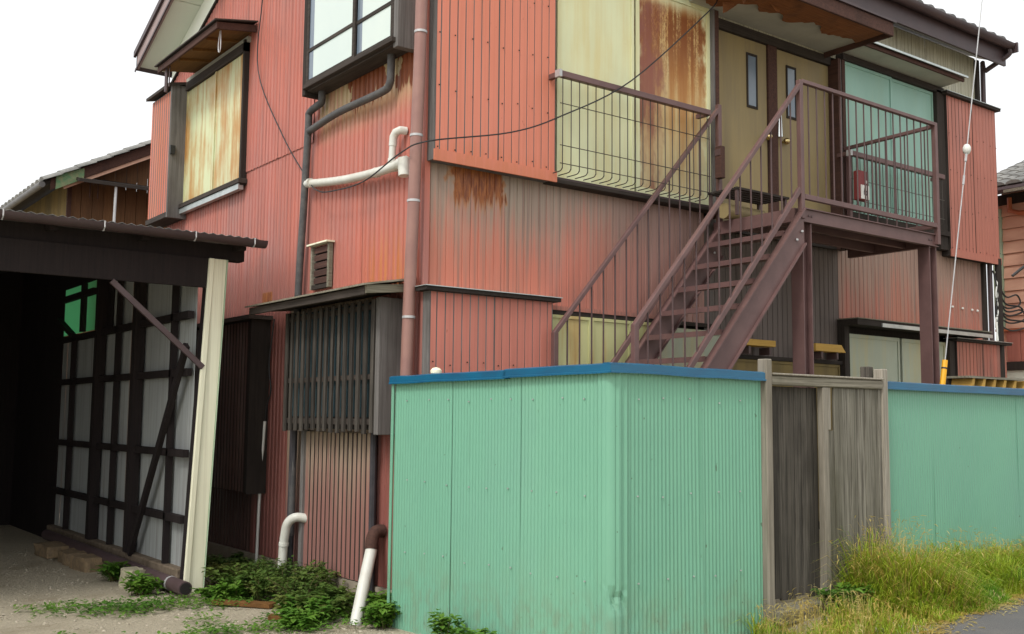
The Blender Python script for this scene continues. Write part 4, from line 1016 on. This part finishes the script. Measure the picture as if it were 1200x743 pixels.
# ================================================================ CARPORT
CP = thing('carport', (3.3, 8.8, 0), 'dark timber carport with brown gutter and cream corner post', 'carport')
PX = 3.25
def leanbox(name, mat, xb0, xb1, xt0, xt1, y0, y1, z0, z1, parent=CP):
    return MB().hexa([(xb0, y0, z0), (xb1, y0, z0), (xb1, y1, z0), (xb0, y1, z0), (xt0, y0, z1), (xt1, y0, z1), (xt1, y1, z1), (xt0, y1, z1)]).build(name, mat, parent, .004)
p = leanbox('corner_post', 'cream_post', 3.205, 3.375, 3.325, 3.485, 8.78, 8.80, .0, 2.86)
leanbox('post_board', 'cream_post', 3.205, 3.25, 3.325, 3.37, 8.765, 8.7795, .0, 2.86, p); leanbox('post_core', 'carport_dk', 3.21, 3.36, 3.33, 3.47, 8.801, 8.90, 0, 2.86, p)
leanbox('edge_trim', 'green_strip', 3.376, 3.385, 3.486, 3.495, 8.77, 8.86, .02, 2.86, p)
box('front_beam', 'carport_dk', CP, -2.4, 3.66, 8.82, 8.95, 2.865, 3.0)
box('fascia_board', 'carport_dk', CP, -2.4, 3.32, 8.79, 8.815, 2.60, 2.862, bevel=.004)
# roof sheets on rafters, falling to the gutter
m = MB(); prof = []
n = int((3.70 + 2.5) / .076 * 4)
for i in range(n + 1):
    x_ = -2.5 + i * .076 / 4; prof.append((x_, .007 * math.cos(i * math.pi / 2)))
for y_, z_ in ((8.58, 3.042), (15.7, 3.461)):
    for (x_, o_) in prof: m.v.append((x_, y_, z_ + o_))
q = len(prof); m.f = [(i, i + 1, q + i + 1, q + i) for i in range(q - 1)]; m.sm = True
o = m.build('roof_sheet', 'tile_pale', CP); mm = o.modifiers.new('s', 'SOLIDIFY'); mm.thickness = .004
for k in range(9):
    x_ = -2.3 + k * .72 + (.12 if k == 8 else 0); MB().bar((x_, 8.66, 2.985), (x_, 15.6, 3.383), .06, .09).build('rafter', 'carport_dk', CP)
gt = gutter('gutter', -2.45, 3.74, 8.56, 3.02, .062, 'brown_metal', CP)
for x_ in (.8, 1.62, 2.36, 3.10, 3.62): MB().tube([(x_, 8.50, 3.03), (x_, 8.497, 2.98), (x_, 8.53, 2.955), (x_, 8.60, 2.97), (x_, 8.63, 3.05)], .006, 5).build('gutter_strap', 'galv', gt)
MB().bar((2.51, 8.775, 2.59), (3.30, 8.775, 1.91), .03, .045).build('knee_brace', 'purple_pipe', CP)
# side wall: frame inside, pale sheets outside
box('sill_plate', 'sill_dirt', CP, 3.19, 3.34, 8.91, 13.3, .05, .20, bevel=.01)
studs = [(9.30, .04, .045), (10.22, .10, .085), (10.95, .04, .045), (11.50, .10, .085), (12.62, .04, .045)]
for (y_, w_, d_) in studs: box('stud', 'carport_dk', CP, PX - d_, PX + .01, y_, y_ + w_, .205, 2.98 if y_ < 11.9 else 2.42)
for (z_, y0, y1) in ((.58, 8.91, 13.3), (1.14, 8.91, 13.3), (1.84, 8.91, 13.3), (2.34, 8.91, 13.3)):
    box('wall_rail', 'carport_dk', CP, PX - .045, PX + .009, y0, y1, z_, z_ + .065)
MB().bar((PX - .07, 8.85, 2.10), (PX - .07, 10.15, .20), .07, .04, (1, 0, 0)).build('diagonal_brace', 'carport_dk', CP)
y_ = 8.9; k = 0
while y_ < 13.3:
    e = min(y_ + .6, 13.3)
    zt = 2.42 if y_ > 11.6 else (lambda q: 3.03 + (q - 8.58) * .057)
    sheet('wall_sheet', 'carport_sheet', CP, 'x', PX + .03, y_, e, .19, zt, prof=[(y_ + (e - y_) * q / 4, 0) for q in range(5)], seed=200 + k, lift=.002 * (k % 2)); y_ = e; k += 1
box('wall_panel', 'carport_dk', CP, PX + .012, PX + .018, 11.3, 11.95, 2.40, 3.2)
box('wall_panel', 'carport_dk', CP, PX + .012, PX + .018, 11.951, 13.30, 2.985, 3.28)
o = box('window_sheet', 'green_trans', CP, PX + .02, PX + .024, 11.96, 13.28, 2.43, 2.99); o['label'] = 'green translucent sheet closing the window opening'
MB().bar((PX, 13.25, 2.86), (PX, 11.96, 2.86), .05, .07).build('window_bar', 'carport_dk', CP); box('window_bar', 'carport_dk', CP, PX - .03, PX + .018, 12.32, 12.42, 2.43, 2.98)
MB().bar((PX - .05, 13.25, 2.62), (PX - .05, 12.6, 2.40), .05, .06, (1, 0, 0)).build('window_bar', 'carport_dk', CP)
# back and far side close it to the dark
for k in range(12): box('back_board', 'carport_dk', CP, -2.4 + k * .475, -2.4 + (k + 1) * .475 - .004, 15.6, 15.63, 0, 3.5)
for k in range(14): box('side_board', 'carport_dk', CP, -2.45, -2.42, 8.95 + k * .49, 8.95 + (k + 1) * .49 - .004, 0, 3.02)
for k in range(5): box('side_board', 'carport_dk', CP, PX + .02, PX + .04, 13.31 + k * .46, 13.31 + (k + 1) * .46 - .004, 0, 3.36 + k * .026)
for x_, y_ in ((-2.3, 8.82),): box('corner_post', 'carport_dk', CP, x_, x_ + .12, y_, y_ + .12, 0, 2.864)

m = MB().tube([(3.10, 12.9, .13), (3.105, 10.6, .115), (3.16, 8.60, .085)], .058, 14)
pp = m.build('loose_pipe', 'purple_pipe'); tag(pp, 'long purplish brown pipe lying along the carport sill', 'pipe')
r_ = MB().tube([(3.1515, 8.93, .090), (3.1525, 8.90, .0895)], .0605, 14).build('joint_ring', 'galv', pp)
m = MB().tube([(3.160, 8.5995, .085), (3.1602, 8.594, .0849)], .047, 14); m.build('pipe_bore', 'black', pp)
def rough_block(name, cx, cy, z0, lx, ly, lz, rot, mat, label, cat, group=None, j=.018, seed=0):
    bm = bmesh.new(); bmesh.ops.create_cube(bm, size=1)
    bmesh.ops.subdivide_edges(bm, edges=bm.edges[:], cuts=3, use_grid_fill=True)
    for v in bm.verts:
        v.co = Vector((v.co.x * lx, v.co.y * ly, (v.co.z + .5) * lz))
        k = 1 - .10 * sum(abs(a) > .45 * b for a, b in ((v.co.x, lx), (v.co.y, ly))) * .5
        v.co.x *= k; v.co.y *= k
        v.co += mnoise.noise_vector(v.co * 9 + Vector((seed, 0, 0))) * j
    me = bpy.data.meshes.new(name); bm.to_mesh(me); bm.free(); me.materials.append(M[mat])
    o = link(bpy.data.objects.new(name, me)); o.location = (cx, cy, z0); o.rotation_euler = (0, 0, R(rot)); return tag(o, label, cat, group)
rough_block('stone_block', 2.98, 10.75, .0, .24, .42, .13, 6, 'brick', 'front brown stone block of the row beside the loose pipe', 'stone', 'stone blocks', seed=1)
rough_block('stone_block', 2.97, 11.30, .0, .22, .46, .12, -3, 'brick', 'middle brown stone block of the row beside the loose pipe', 'stone', 'stone blocks', seed=4)
rough_block('stone_block', 2.93, 11.95, .0, .25, .50, .13, 4, 'brick', 'rear brown stone block of the row deep inside the carport', 'stone', 'stone blocks', seed=8)
rough_block('pale_stone', 3.02, 9.48, -.02, .19, .20, .17, 20, 'stone', 'single pale stone lying by the carport pipe among leaves', 'stone', None, .03, 12)
rough_block('broken_board', 3.42, 8.02, .01, .55, .13, .03, 128, 'soffit_brown', 'broken brown board lying in the weeds by the carport post', 'board', None, .012, 3)
rough_block('broken_board', 3.52, 7.28, .01, .42, .10, .03, 150, 'soffit_brown', 'short brown board scrap lying in the weeds by the drain pipe', 'board', None, .012, 5)

# ================================================================ HOUSES BEHIND
B = thing('brown_house', (5.5, 17, 0), 'brown boarded house with grey tiled gable roof behind the carport', 'house')
GY = 17.0
RS = .53
def rz(x): return 4.98 + (x - 3.82) * RS
box('wall', 'brown_plank', B, 4.17, 11.0, GY + .02, 26, 0, 5.1)
k = 0; x_ = 4.17
while x_ < 7.2:
    e = x_ + .17; mid_ = (x_ + e) / 2
    MB().hexa([(x_ + .004, GY, 3.2), (e - .004, GY, 3.2), (e - .004, GY + .018, 3.2), (x_ + .004, GY + .018, 3.2), (x_ + .004, GY, rz(x_) - .02), (e - .004, GY, rz(e) - .02), (e - .004, GY + .018, rz(e) - .02), (x_ + .004, GY + .018, rz(x_) - .02)]).build('wall_board', 'brown_plank', B); x_ = e
y_ = GY + .03
while y_ < 21.5:
    MB().box(4.148, 4.169, y_ + .004, y_ + .2, 3.0, rz(4.15) - .03).build('wall_board', 'ochre_plank', B); y_ += .204
box('corner_post', 'brown_trim', B, 4.13, 4.19, GY - .03, GY + .03, 3, rz(4.17) - .03)
rf2 = MB().hexa([(3.72, GY - .35, rz(3.72)), (8.2, GY - .35, rz(8.2)), (8.2, 25, rz(8.2)), (3.72, 25, rz(3.72)), (3.72, GY - .35, rz(3.72) + .08), (8.2, GY - .35, rz(8.2) + .08), (8.2, 25, rz(8.2) + .08), (3.72, 25, rz(3.72) + .08)]).build('roof', 'wood_dark', B)
MB().hexa([(3.80, GY - .36, rz(3.80) - .10), (8.2, GY - .36, rz(8.2) - .10), (8.2, GY - .33, rz(8.2) - .10), (3.80, GY - .33, rz(3.80) - .10), (3.80, GY - .36, rz(3.8) + .07), (8.2, GY - .36, rz(8.2) + .07), (8.2, GY - .33, rz(8.2) + .07), (3.80, GY - .33, rz(3.8) + .07)]).build('barge_board', 'brown_trim', rf2)
MB().hexa([(4.0, GY - .33, rz(4.0) - .16), (8.2, GY - .33, rz(8.2) - .16), (8.2, GY - .30, rz(8.2) - .16), (4.0, GY - .30, rz(4.0) - .16), (4.0, GY - .33, rz(4.0) - .105), (8.2, GY - .33, rz(8.2) - .105), (8.2, GY - .30, rz(8.2) - .105), (4.0, GY - .30, rz(4.0) - .105)]).build('barge_moulding', 'orange_side', rf2)
MB().hexa([(3.87, GY - .385, rz(3.87) - .12), (4.27, GY - .385, rz(4.27) - .12), (4.27, GY - .362, rz(4.27) - .12), (3.87, GY - .362, rz(3.87) - .12), (3.87, GY - .385, rz(3.87) + .10), (4.27, GY - .385, rz(4.27) + .05), (4.27, GY - .362, rz(4.27) + .05), (3.87, GY - .362, rz(3.87) + .10)]).build('barge_end_plate', 'verdigris', rf2)
tmesh = None
def arch_tile(L_, w_, h_):
    q = MB(); n = 8
    for yy in (0, L_):
        for j in range(n + 1):
            a = math.pi * j / n; q.v.append((yy, -w_ * math.cos(a), h_ * math.sin(a)))
    q.f = [(j + 1, j, n + 1 + j, n + 2 + j) for j in range(n)] + [tuple(range(n + 1))[::-1]]; q.sm = True; return q
for row in range(22):                                         # tiles: verge row + eave side, each its own piece
    for cc in range(1 if row > 2 else 14):
        x_ = 3.68 + row * .24; y_ = GY - .34 + cc * .27
        if tmesh is None: o = arch_tile(.30, .13, .065).build('roof_tile', 'tile_pale'); tmesh = o.data
        else: o = link(bpy.data.objects.new('roof_tile', tmesh))
        o.parent = rf2; o.location = Vector((x_, y_, rz(x_) + .085)) - ORG['brown_house']; o.rotation_euler = (0, -math.atan(RS) + .05, random.uniform(-.03, .03))
gq = MB().tube([(3.67, GY - .4, rz(3.67) + .03), (3.67, 24.5, rz(3.67) + .03)], .048, 10); gq.build('gutter', 'tile', B)
aw2 = MB().hexa([(4.16, GY - .55, 5.02), (7.0, GY - .55, 5.02), (7.0, GY - .002, 5.16), (4.16, GY - .002, 5.16), (4.16, GY - .55, 5.07), (7.0, GY - .55, 5.07), (7.0, GY - .002, 5.21), (4.16, GY - .002, 5.21)]).build('awning', 'wood_darkx', B)
MB().tube([(4.72, GY - .5, 5.02), (4.70, GY - .5, 3.2)], .022, 8).build('awning_post', 'galv', aw2)
for x_ in (4.40, 4.52): MB().tube([(x_, GY - .25, 5.08), (x_, GY - .25, 4.85)], .012, 5).build('hanging_rod', 'brown_trim', aw2)

N = thing('orange_house', (14.5, 6.5, 0), 'orange boarded neighbour house with silver grey tiled roof', 'house')
NXW = 14.5
box('wall', 'orange_side', N, NXW + .03, 20, 3.0, 7.72, .2, 4.75)
z_ = 2.83
while z_ < 4.72:
    MB().hexa([(NXW - .012, 3.2, z_), (NXW + .028, 3.2, z_), (NXW + .028, 7.60, z_), (NXW - .012, 7.60, z_), (NXW + .012, 3.2, z_ + .17), (NXW + .028, 3.2, z_ + .17), (NXW + .028, 7.60, z_ + .17), (NXW + .012, 7.60, z_ + .17)]).build('siding_board', 'orange_side', N); z_ += .178
box('corner_strip', 'green_strip', N, NXW - .03, NXW + .03, 7.605, 7.74, 2.85, 4.55); box('eave_board', 'wood_dark', N, NXW - .05, NXW + .028, 3.2, 7.74, 4.60, 4.74)
box('base_flashing', 'orange_pipe', N, NXW - .03, NXW + .02, 3.2, 7.74, 2.79, 2.825)
for k in range(22): box('wall_sheet', 'red_box_right', N, NXW - .002, NXW + .028, 3.2 + k * .2, 3.2 + k * .2 + .192, 2.36, 2.79)
box('wall_rail', 'wood_dark', N, NXW - .03, NXW + .028, 3.2, 7.72, 2.24, 2.355); box('render_wall', 'pale_wall', N, NXW + .0, NXW + .029, 3.2, 7.71, .25, 2.235)
nr = MB().hexa([(14.05, 2.8, 4.72), (17.2, 2.8, 5.95), (17.2, 7.95, 5.95), (14.05, 7.95, 4.72), (14.05, 2.8, 4.80), (17.2, 2.8, 6.03), (17.2, 7.95, 6.03), (14.05, 7.95, 4.80)]).build('roof', 'tile', N)
MB().hexa([(17.2, 2.8, 5.95), (20.4, 2.8, 4.72), (20.4, 7.95, 4.72), (17.2, 7.95, 5.95), (17.2, 2.8, 6.03), (20.4, 2.8, 4.80), (20.4, 7.95, 4.80), (17.2, 7.95, 6.03)]).build('roof_slope', 'tile', nr)
tmesh = None
for row in range(14):
    for cc in range(11):
        x_ = 14.0 + row * .225; y_ = 5.55 + cc * .23
        if tmesh is None: o = arch_tile(.27, .11, .05).build('roof_tile', 'tile_pale'); tmesh = o.data
        else: o = link(bpy.data.objects.new('roof_tile', tmesh))
        o.parent = nr; o.location = Vector((x_, y_, 4.80 + (x_ - 14.05) * .3905)) - ORG['orange_house']; o.rotation_euler = (0, -math.atan(.3905) + .05, random.uniform(-.02, .02))
MB().tube([(17.2, 2.8, 6.1), (17.2, 7.95, 6.1)], .13, 10).build('ridge_cap', 'tile', nr)
MB().tube([(13.98, 3, 4.70), (13.98, 7.9, 4.70)], .05, 8).build('gutter', 'brown_metal', N)
MB().hexa([(13.7, 6.7, 4.60), (14.48, 6.7, 4.78), (14.48, 7.15, 4.78), (13.7, 7.15, 4.60), (13.7, 6.7, 4.64), (14.48, 6.7, 4.82), (14.48, 7.15, 4.82), (13.7, 7.15, 4.64)]).build('small_awning', 'wood_greyx', N)
MB().tube([(14.44, 7.45, 4.68), (14.44, 7.45, 4.50), (14.42, 7.30, 4.44), (14.42, 6.9, 4.42)], .035, 8).build('downpipe', 'orange_pipe', N)
m = MB().tube(bez([(13.2, 6.52, .1), (13.2, 6.52, 1.5), (13.2, 6.52, 2.15), (13.2, 6.46, 2.27), (13.2, 6.3, 2.3), (13.2, 5.9, 2.3)], 5), .035, 8)
tag(m.build('pipe_frame', 'orange_pipe'), 'bent orange pipe frame standing before the pale render wall', 'pipe')

# ================================================================ WIRES, CABLES, SMALL THINGS
cb = MB().tube(bez([(4.17, 9.72, 6.2), (4.16, 9.79, 5.7), (4.15, 9.81, 4.98), (4.15, 9.2, 4.2), (4.13, 8.56, 3.63), (4.05, 8.2, 3.46), (4.05, 7.95, 3.41), (4.04, 7.36, 3.39), (4.02, 6.76, 3.50), (4.06, 6.42, 3.53), (4.80, 6.40, 3.72), (5.33, 6.40, 3.955), (6.09, 6.40, 4.40), (7.06, 6.40, 5.25), (7.20, 6.40, 5.42)], 6), .006, 6)
tag(cb.build('cable', 'cable'), 'thin black cable drooping across both walls round the house corner', 'cable')
gw_ = thing('guy_wire', (8.36, 4.93, .2), 'white guy wire with egg insulator and yellow guard behind the fence', 'wire')
A_ = Vector((8.14, 4.9, .2)); T_ = ony = None
P0 = Vector((8.446, 5.0, 1.852)); P1 = Vector((8.959, 5.0, 3.986)); dd = (P1 - P0).normalized()
base = P0 - dd * 1.7; top = P1 + dd * 6
MB().tube([base, P1 - dd * .05], .0055, 6).build('strand', 'galv', gw_); MB().tube([P1 + dd * .05, top], .0055, 6).build('strand', 'galv', gw_)
MB().ball(tuple(P1), .045, 10, .85, .85, 1.15).build('insulator', 'white', gw_)
MB().tube([P1 - dd * .12, P1 - dd * .04], .012, 6).tube([P1 - dd * .35, P1 - dd * .26], .011, 6).build('wire_clamp', 'galv', gw_)
MB().tube([base + dd * .1, P0 + dd * .19], .024, 8).build('wire_guard', 'yellow', gw_); MB().tube([P0 + dd * .11, P0 + dd * .125], .0255, 8).build('guard_band', 'cable', gw_)
c_ = thing('cable_bundle', (12.35, 6.6, 2.5), 'black and white service cables bundled down the house corner post', 'cable')
for k in range(5):
    o_ = random.uniform(-.06, .06); pts = [(12.36 + o_, 6.60, 3.35)]
    for j in range(1, 7): pts.append((12.37 + random.uniform(-.05, .05), 6.58, 3.35 - j * .15))
    MB().tube(bez(pts, 4), .009, 5).build('cable', 'white' if k < 2 else 'cable', c_)
for k in range(4):
    z_ = 3.02 - k * .09; r_ = .14 + .05 * k
    MB().tube(bez([(12.42, 6.58, z_ + .15), (12.55, 6.56, z_ + .02), (12.55 + r_, 6.5, z_ + .05 - .05 * (k % 2)), (12.62 + r_, 6.5, z_ - .06), (12.5 + r_ * .5, 6.55, z_ - .12), (12.42, 6.58, z_ - .07)], 5), .011, 6).build('cable_loop', 'cable', c_)
MB().tube([(12.42, 6.58, 3.5), (12.42, 6.58, .2)], .04, 8).build('service_pole', 'wood_dark', c_)
m = MB().tube(bez([(12.6, 6.5, 3.3), (13.1, 6.2, 3.75), (13.6, 5.9, 4.3), (14.2, 5.6, 5.0), (15.5, 5.0, 6.8)], 5), .018, 6)
sv = m.build('service_cable', 'cable'); tag(sv, 'thick black service cable rising past the orange siding', 'cable')
MB().ball((12.98, 6.27, 3.62), .055, 10).build('cable_ball', 'blue_cap', sv)
r_ = thing('slotted_crate', (9.9, 5.3, .2), 'weathered crate with dark slots showing above the far fence', 'crate')
box('top_board', 'wood_greyx', r_, 9.20, 10.2, 5.18, 5.42, 1.912, 1.932); box('back_board', 'wood_dark', r_, 9.20, 10.2, 5.40, 5.42, 1.76, 1.91); box('low_board', 'wood_greyx', r_, 9.20, 10.2, 5.18, 5.42, 1.72, 1.755)
for k in range(6):
    x_ = 9.22 + k * .19
    MB().hexa([(x_, 5.19, 1.757), (x_ + .045, 5.19, 1.757), (x_ + .045, 5.395, 1.757), (x_, 5.395, 1.757), (x_ + .05, 5.19, 1.91), (x_ + .095, 5.19, 1.91), (x_ + .095, 5.395, 1.91), (x_ + .05, 5.395, 1.91)]).build('slat', 'timber_new', r_)
for x_ in (9.24, 10.1): box('leg', 'wood_dark', r_, x_, x_ + .06, 5.24, 5.32, .1, 1.718)

# ================================================================ VEGETATION
def leaf_quad(mb, p, d, up, L_, w_):
    d = d.normalized(); s_ = d.cross(up)
    if s_.length < 1e-3: s_ = Vector((1, 0, 0))
    s_ = s_.normalized(); n = s_.cross(d)
    i = len(mb.v)
    mb.v += [tuple(p), tuple(p + d * L_ * .28 + s_ * w_ * .42 + n * w_ * .10), tuple(p + d * L_ * .62 + s_ * w_ * .38 + n * w_ * .06), tuple(p + d * L_ - n * L_ * .16),
             tuple(p + d * L_ * .62 - s_ * w_ * .38 + n * w_ * .06), tuple(p + d * L_ * .28 - s_ * w_ * .42 + n * w_ * .10), tuple(p + d * L_ * .5 - n * L_ * .03)]
    mb.f += [(i, i + 1, i + 6), (i + 1, i + 2, i + 6), (i + 2, i + 3, i + 6), (i + 3, i + 4, i + 6), (i + 4, i + 5, i + 6), (i + 5, i, i + 6)]
def rnd_dir(zl, zh):
    a = random.uniform(0, 2 * math.pi); z = random.uniform(zl, zh); r = math.sqrt(max(0, 1 - z * z)); return Vector((r * math.cos(a), r * math.sin(a), z))
def weed(cx, cy, hgt, rad, n, mat, label, ll=.055, group='weeds along the house foot'):
    z0 = gz(cx, cy); t = thing('weed_plant', (cx, cy, z0), label, 'plant', group); sm, lm = MB(), MB()
    for k in range(n):
        a = random.uniform(0, 6.28); r = rad * math.sqrt(random.random()) * .5
        p0 = Vector((cx + r * math.cos(a), cy + r * math.sin(a), z0 - .01)); dr = rnd_dir(.3, .95); L_ = hgt * random.uniform(.55, 1.1)
        e = p0 + Vector((dr.x * rad * .9, dr.y * rad * .9, L_)); c1 = p0.lerp(e, .5) + Vector((0, 0, L_ * .22))
        pts = bez([p0, c1, e], 4); sm.tube(pts, .0035, 4, False, .0015)
        for q in pts[2:]:
            for _ in range(random.randint(2, 4)):
                d_ = rnd_dir(-.25, .55); leaf_quad(lm, q + Vector((random.uniform(-.02, .02), random.uniform(-.02, .02), random.uniform(-.02, .02))), d_, Vector((0, 0, 1)), ll * random.uniform(.6, 1.25), ll * random.uniform(.5, .8))
    sm.build('stems', 'stem', t); lm.sm = False; lm.build('foliage', mat, t); return t
WLS = ['dark leafy weed rooted at the foot of the thin white conduit', 'dark leafy weed in front of the upright white drain pipe', 'tall dark weed between the white drain pipe and the bleached panel',
       'low dark weed spreading beside the broken brown board', 'tallest dark weed, against the bleached wall panel', 'dark weed spreading before the bleached wall panel',
       'dark weed against the bare concrete foundation by the slanting drain pipe', 'dark weed beneath the dark shutter box', 'low dark weed beside the cream carport post',
       'low dark weed between the carport post and broken board', 'low dark weed beside the short board scrap', 'dark weed in the gap beyond the carport post']
for (x_, y_, h_, r_) in ((3.98, 8.95, .34, .26), (3.80, 8.55, .36, .30), (4.02, 8.35, .40, .24), (3.72, 8.15, .30, .32), (4.00, 7.95, .44, .28), (3.78, 7.70, .34, .32), (3.98, 7.52, .26, .20), (3.98, 9.35, .30, .24), (3.70, 9.0, .26, .26), (3.62, 8.62, .24, .28), (3.74, 7.32, .22, .28), (3.98, 9.8, .26, .22)):
    weed(x_, y_, h_ * (.62 if x_ > 3.9 else .78), r_, 26, 'weed', WLS.pop(0), random.choice((.045, .06, .078)))
WL2 = ['bright leafy weed between the slanting drain pipe and the fence end', 'bright leafy weed beside the short brown board scrap', 'bright leafy weed tucked behind the slanting drain pipe', 'low bright weed spreading on the gravel beyond the drain pipe foot']
for (x_, y_, h_, r_) in ((3.93, 6.70, .16, .12), (3.58, 7.30, .15, .18), (4.06, 6.98, .18, .10), (3.42, 7.05, .12, .20)):
    weed(x_, y_, h_, r_, 26, 'weed2', WL2.pop(0), .07, 'weeds by the drain pipe')
for (x_, y_) in ((3.90, 5.62), (3.88, 5.85), (3.90, 5.42)):
    weed(x_, y_, .22 if y_ > 5.7 else .16, .10, 10, 'weed2', 'slender weed rising before the green fence side', .06, 'weeds at the fence side')
WL3 = ['small broad leaved weed in front of the pale stone', 'small broad leaved weed between the pale stone and the stone blocks', 'small broad leaved weed below the open end of the loose pipe', 'small broad leaved weed at the foot of the cream post']
for (x_, y_, h_) in ((2.93, 9.02, .14), (2.98, 9.86, .15), (3.34, 8.38, .10), (3.50, 8.36, .13)):
    weed(x_, y_, h_, .15, 16, 'weed2', WL3.pop(0), .075, 'weeds in the gravel')
weed(6.06, 4.28, .18, .2, 26, 'weed2', 'low bright green weed at the foot of the gate', .06, 'weeds at the gate')
# ground cover in front of the gable
m = MB()
for k in range(16000):
    x_ = random.uniform(1.9, 4.0); y_ = random.uniform(5.6, 8.8)
    den = mnoise.noise(Vector((x_ * 1.5, y_ * 1.5, 4))) + .5 - abs(y_ - (8.9 - (x_ - 1.9) * .55)) * .95
    if x_ > 3.2 and y_ < 7.5: den += .5
    den = max(den, mnoise.noise(Vector((x_ * 2.2, y_ * 2.2, 14))) * 1.3 + .35 - abs(y_ - 7.1) * 1.1)
    if den < random.random() * .8: continue
    p = Vector((x_, y_, gz(x_, y_) + random.uniform(.0, .05))); leaf_quad(m, p, rnd_dir(.0, .6), Vector((0, 0, 1)), random.uniform(.025, .055), random.uniform(.015, .03))
tag(m.build('ground_cover', 'weed2'), 'patchy bright green ground cover creeping over the gravel', 'ground cover', kind='stuff')
# verge grass
def blade(mb, p, h, lean, w_):
    a = random.uniform(0, 6.28); d = Vector((math.cos(a), math.sin(a), 0)); s_ = Vector((-d.y, d.x, 0)) * w_
    i = len(mb.v); pts = [p, p + d * lean * .25 + Vector((0, 0, h * .5)), p + d * lean * .75 + Vector((0, 0, h * .9)), p + d * lean * 1.25 + Vector((0, 0, h * (.98 - .25 * lean / max(h, .01))))]
    for k, q in enumerate(pts[:3]):
        f = (1, .8, .45)[k]; mb.v += [tuple(q - s_ * f), tuple(q + s_ * f)]
    mb.v.append(tuple(pts[3])); mb.f += [(i, i + 1, i + 3, i + 2), (i + 2, i + 3, i + 5, i + 4), (i + 4, i + 5, i + 6)]
    return pts[3]
def gh(x):                                                     # height of the verge along the fence
    return .255 + .045 * math.sin(x * 1.7 + 1) + .04 * math.sin(x * 4.3) if x > 6.85 else (.25 + .22 * max(0, 1 - abs(x - 6.5) / .42) if x > 6.15 else .17)
gr, dr_ = MB(), MB()
for k in range(52000):
    x_ = 5.25 + random.random() ** 1.3 * 7.0; e = road_edge(x_); y1 = FY - .06
    y_ = e - .05 + (y1 - e + .05) * random.random()
    t = (y_ - e) / (y1 - e)
    if x_ < 6.15 and (random.random() < .72 or (5.5 < x_ < 6.1 and t > .75)): continue
    cl = .55 + .75 * (mnoise.noise(Vector((x_ * 3.2, y_ * 3.2, 9))) + .35)
    h = gh(x_) * (.22 + .85 * min(1, max(t, 0) * 1.8) ** .8) * random.uniform(.55, 1.15) * max(.35, min(1.2, cl))
    p = Vector((x_, y_, gz(x_, y_) - .01))
    dry = random.random() < (.24 if x_ < 6.85 else .06 + .5 * max(0, .22 - t))
    blade(dr_ if dry else gr, p, h, h * random.uniform(.2, .95), random.uniform(.0024, .0058))
for k in range(1500):                                           # taller seed stalks
    x_ = random.choice((random.uniform(6.2, 6.85), random.uniform(6.9, 11), random.uniform(6.9, 9.5), random.uniform(5.25, 5.9)))
    e = road_edge(x_); y_ = random.uniform(e + .25, FY - .08)
    if random.random() < .35 and x_ > 6.9: continue
    h = gh(x_) * random.uniform(.95, 1.55); p = Vector((x_, y_, gz(x_, y_) - .01)); tip = blade(dr_, p, h, h * random.uniform(.1, .55), .0013)
    d_ = rnd_dir(-.6, .2); leaf_quad(dr_, tip - Vector((0, 0, .005)), d_, Vector((0, 0, 1)), random.uniform(.03, .06), .008)
tag(gr.build('verge_grass', 'grass'), 'tall yellow green grass along the foot of the fences', 'grass', kind='stuff')
tag(dr_.build('dry_grass', 'straw'), 'dry straw coloured grass and seed heads along the fences', 'grass', kind='stuff')
# leaf litter / straw at the road edge and pebbles in the gravel
m = MB()
for k in range(3200):
    x_ = random.uniform(5.4, 11); y_ = road_edge(x_) + random.gauss(0, .07)
    leaf_quad(m, Vector((x_, y_, gz(x_, y_) + .032)), rnd_dir(-.05, .1), Vector((0, 0, 1)), random.uniform(.02, .07), random.uniform(.004, .012))
tag(m.build('grass_litter', 'straw'), 'dead grass litter along the edge of the asphalt', 'litter', kind='stuff')
m = MB()
ico = [(0, 0, 1), (.9, 0, .2), (.28, .85, .2), (-.72, .52, .2), (-.72, -.52, .2), (.28, -.85, .2), (0, 0, -.5)]
icf = [(0, 1, 2), (0, 2, 3), (0, 3, 4), (0, 4, 5), (0, 5, 1), (6, 2, 1), (6, 3, 2), (6, 4, 3), (6, 5, 4), (6, 1, 5)]
for k in range(9000):
    x_ = random.uniform(.6, 4.0); y_ = random.uniform(5.8, 12.5)
    r = .003 + .016 * random.random() ** 5; i = len(m.v); a = random.uniform(0, 6.28); ca, sa = math.cos(a), math.sin(a); sx, sy, sz_ = random.uniform(.8, 1.6), random.uniform(.7, 1.2), random.uniform(.4, .9)
    z = gz(x_, y_) + .018 * mnoise.noise(Vector((x_ * 1.7, y_ * 1.7, 0)))
    for (a_, b_, c_2) in ico:
        u_, v_ = a_ * sx * r, b_ * sy * r; m.v.append((x_ + u_ * ca - v_ * sa, y_ + u_ * sa + v_ * ca, z + c_2 * sz_ * r))
    m.f += [tuple(i + j for j in f) for f in icf]
tag(m.build('pebbles', 'pebble'), 'loose pale pebbles scattered over the gravel', 'gravel', kind='stuff')
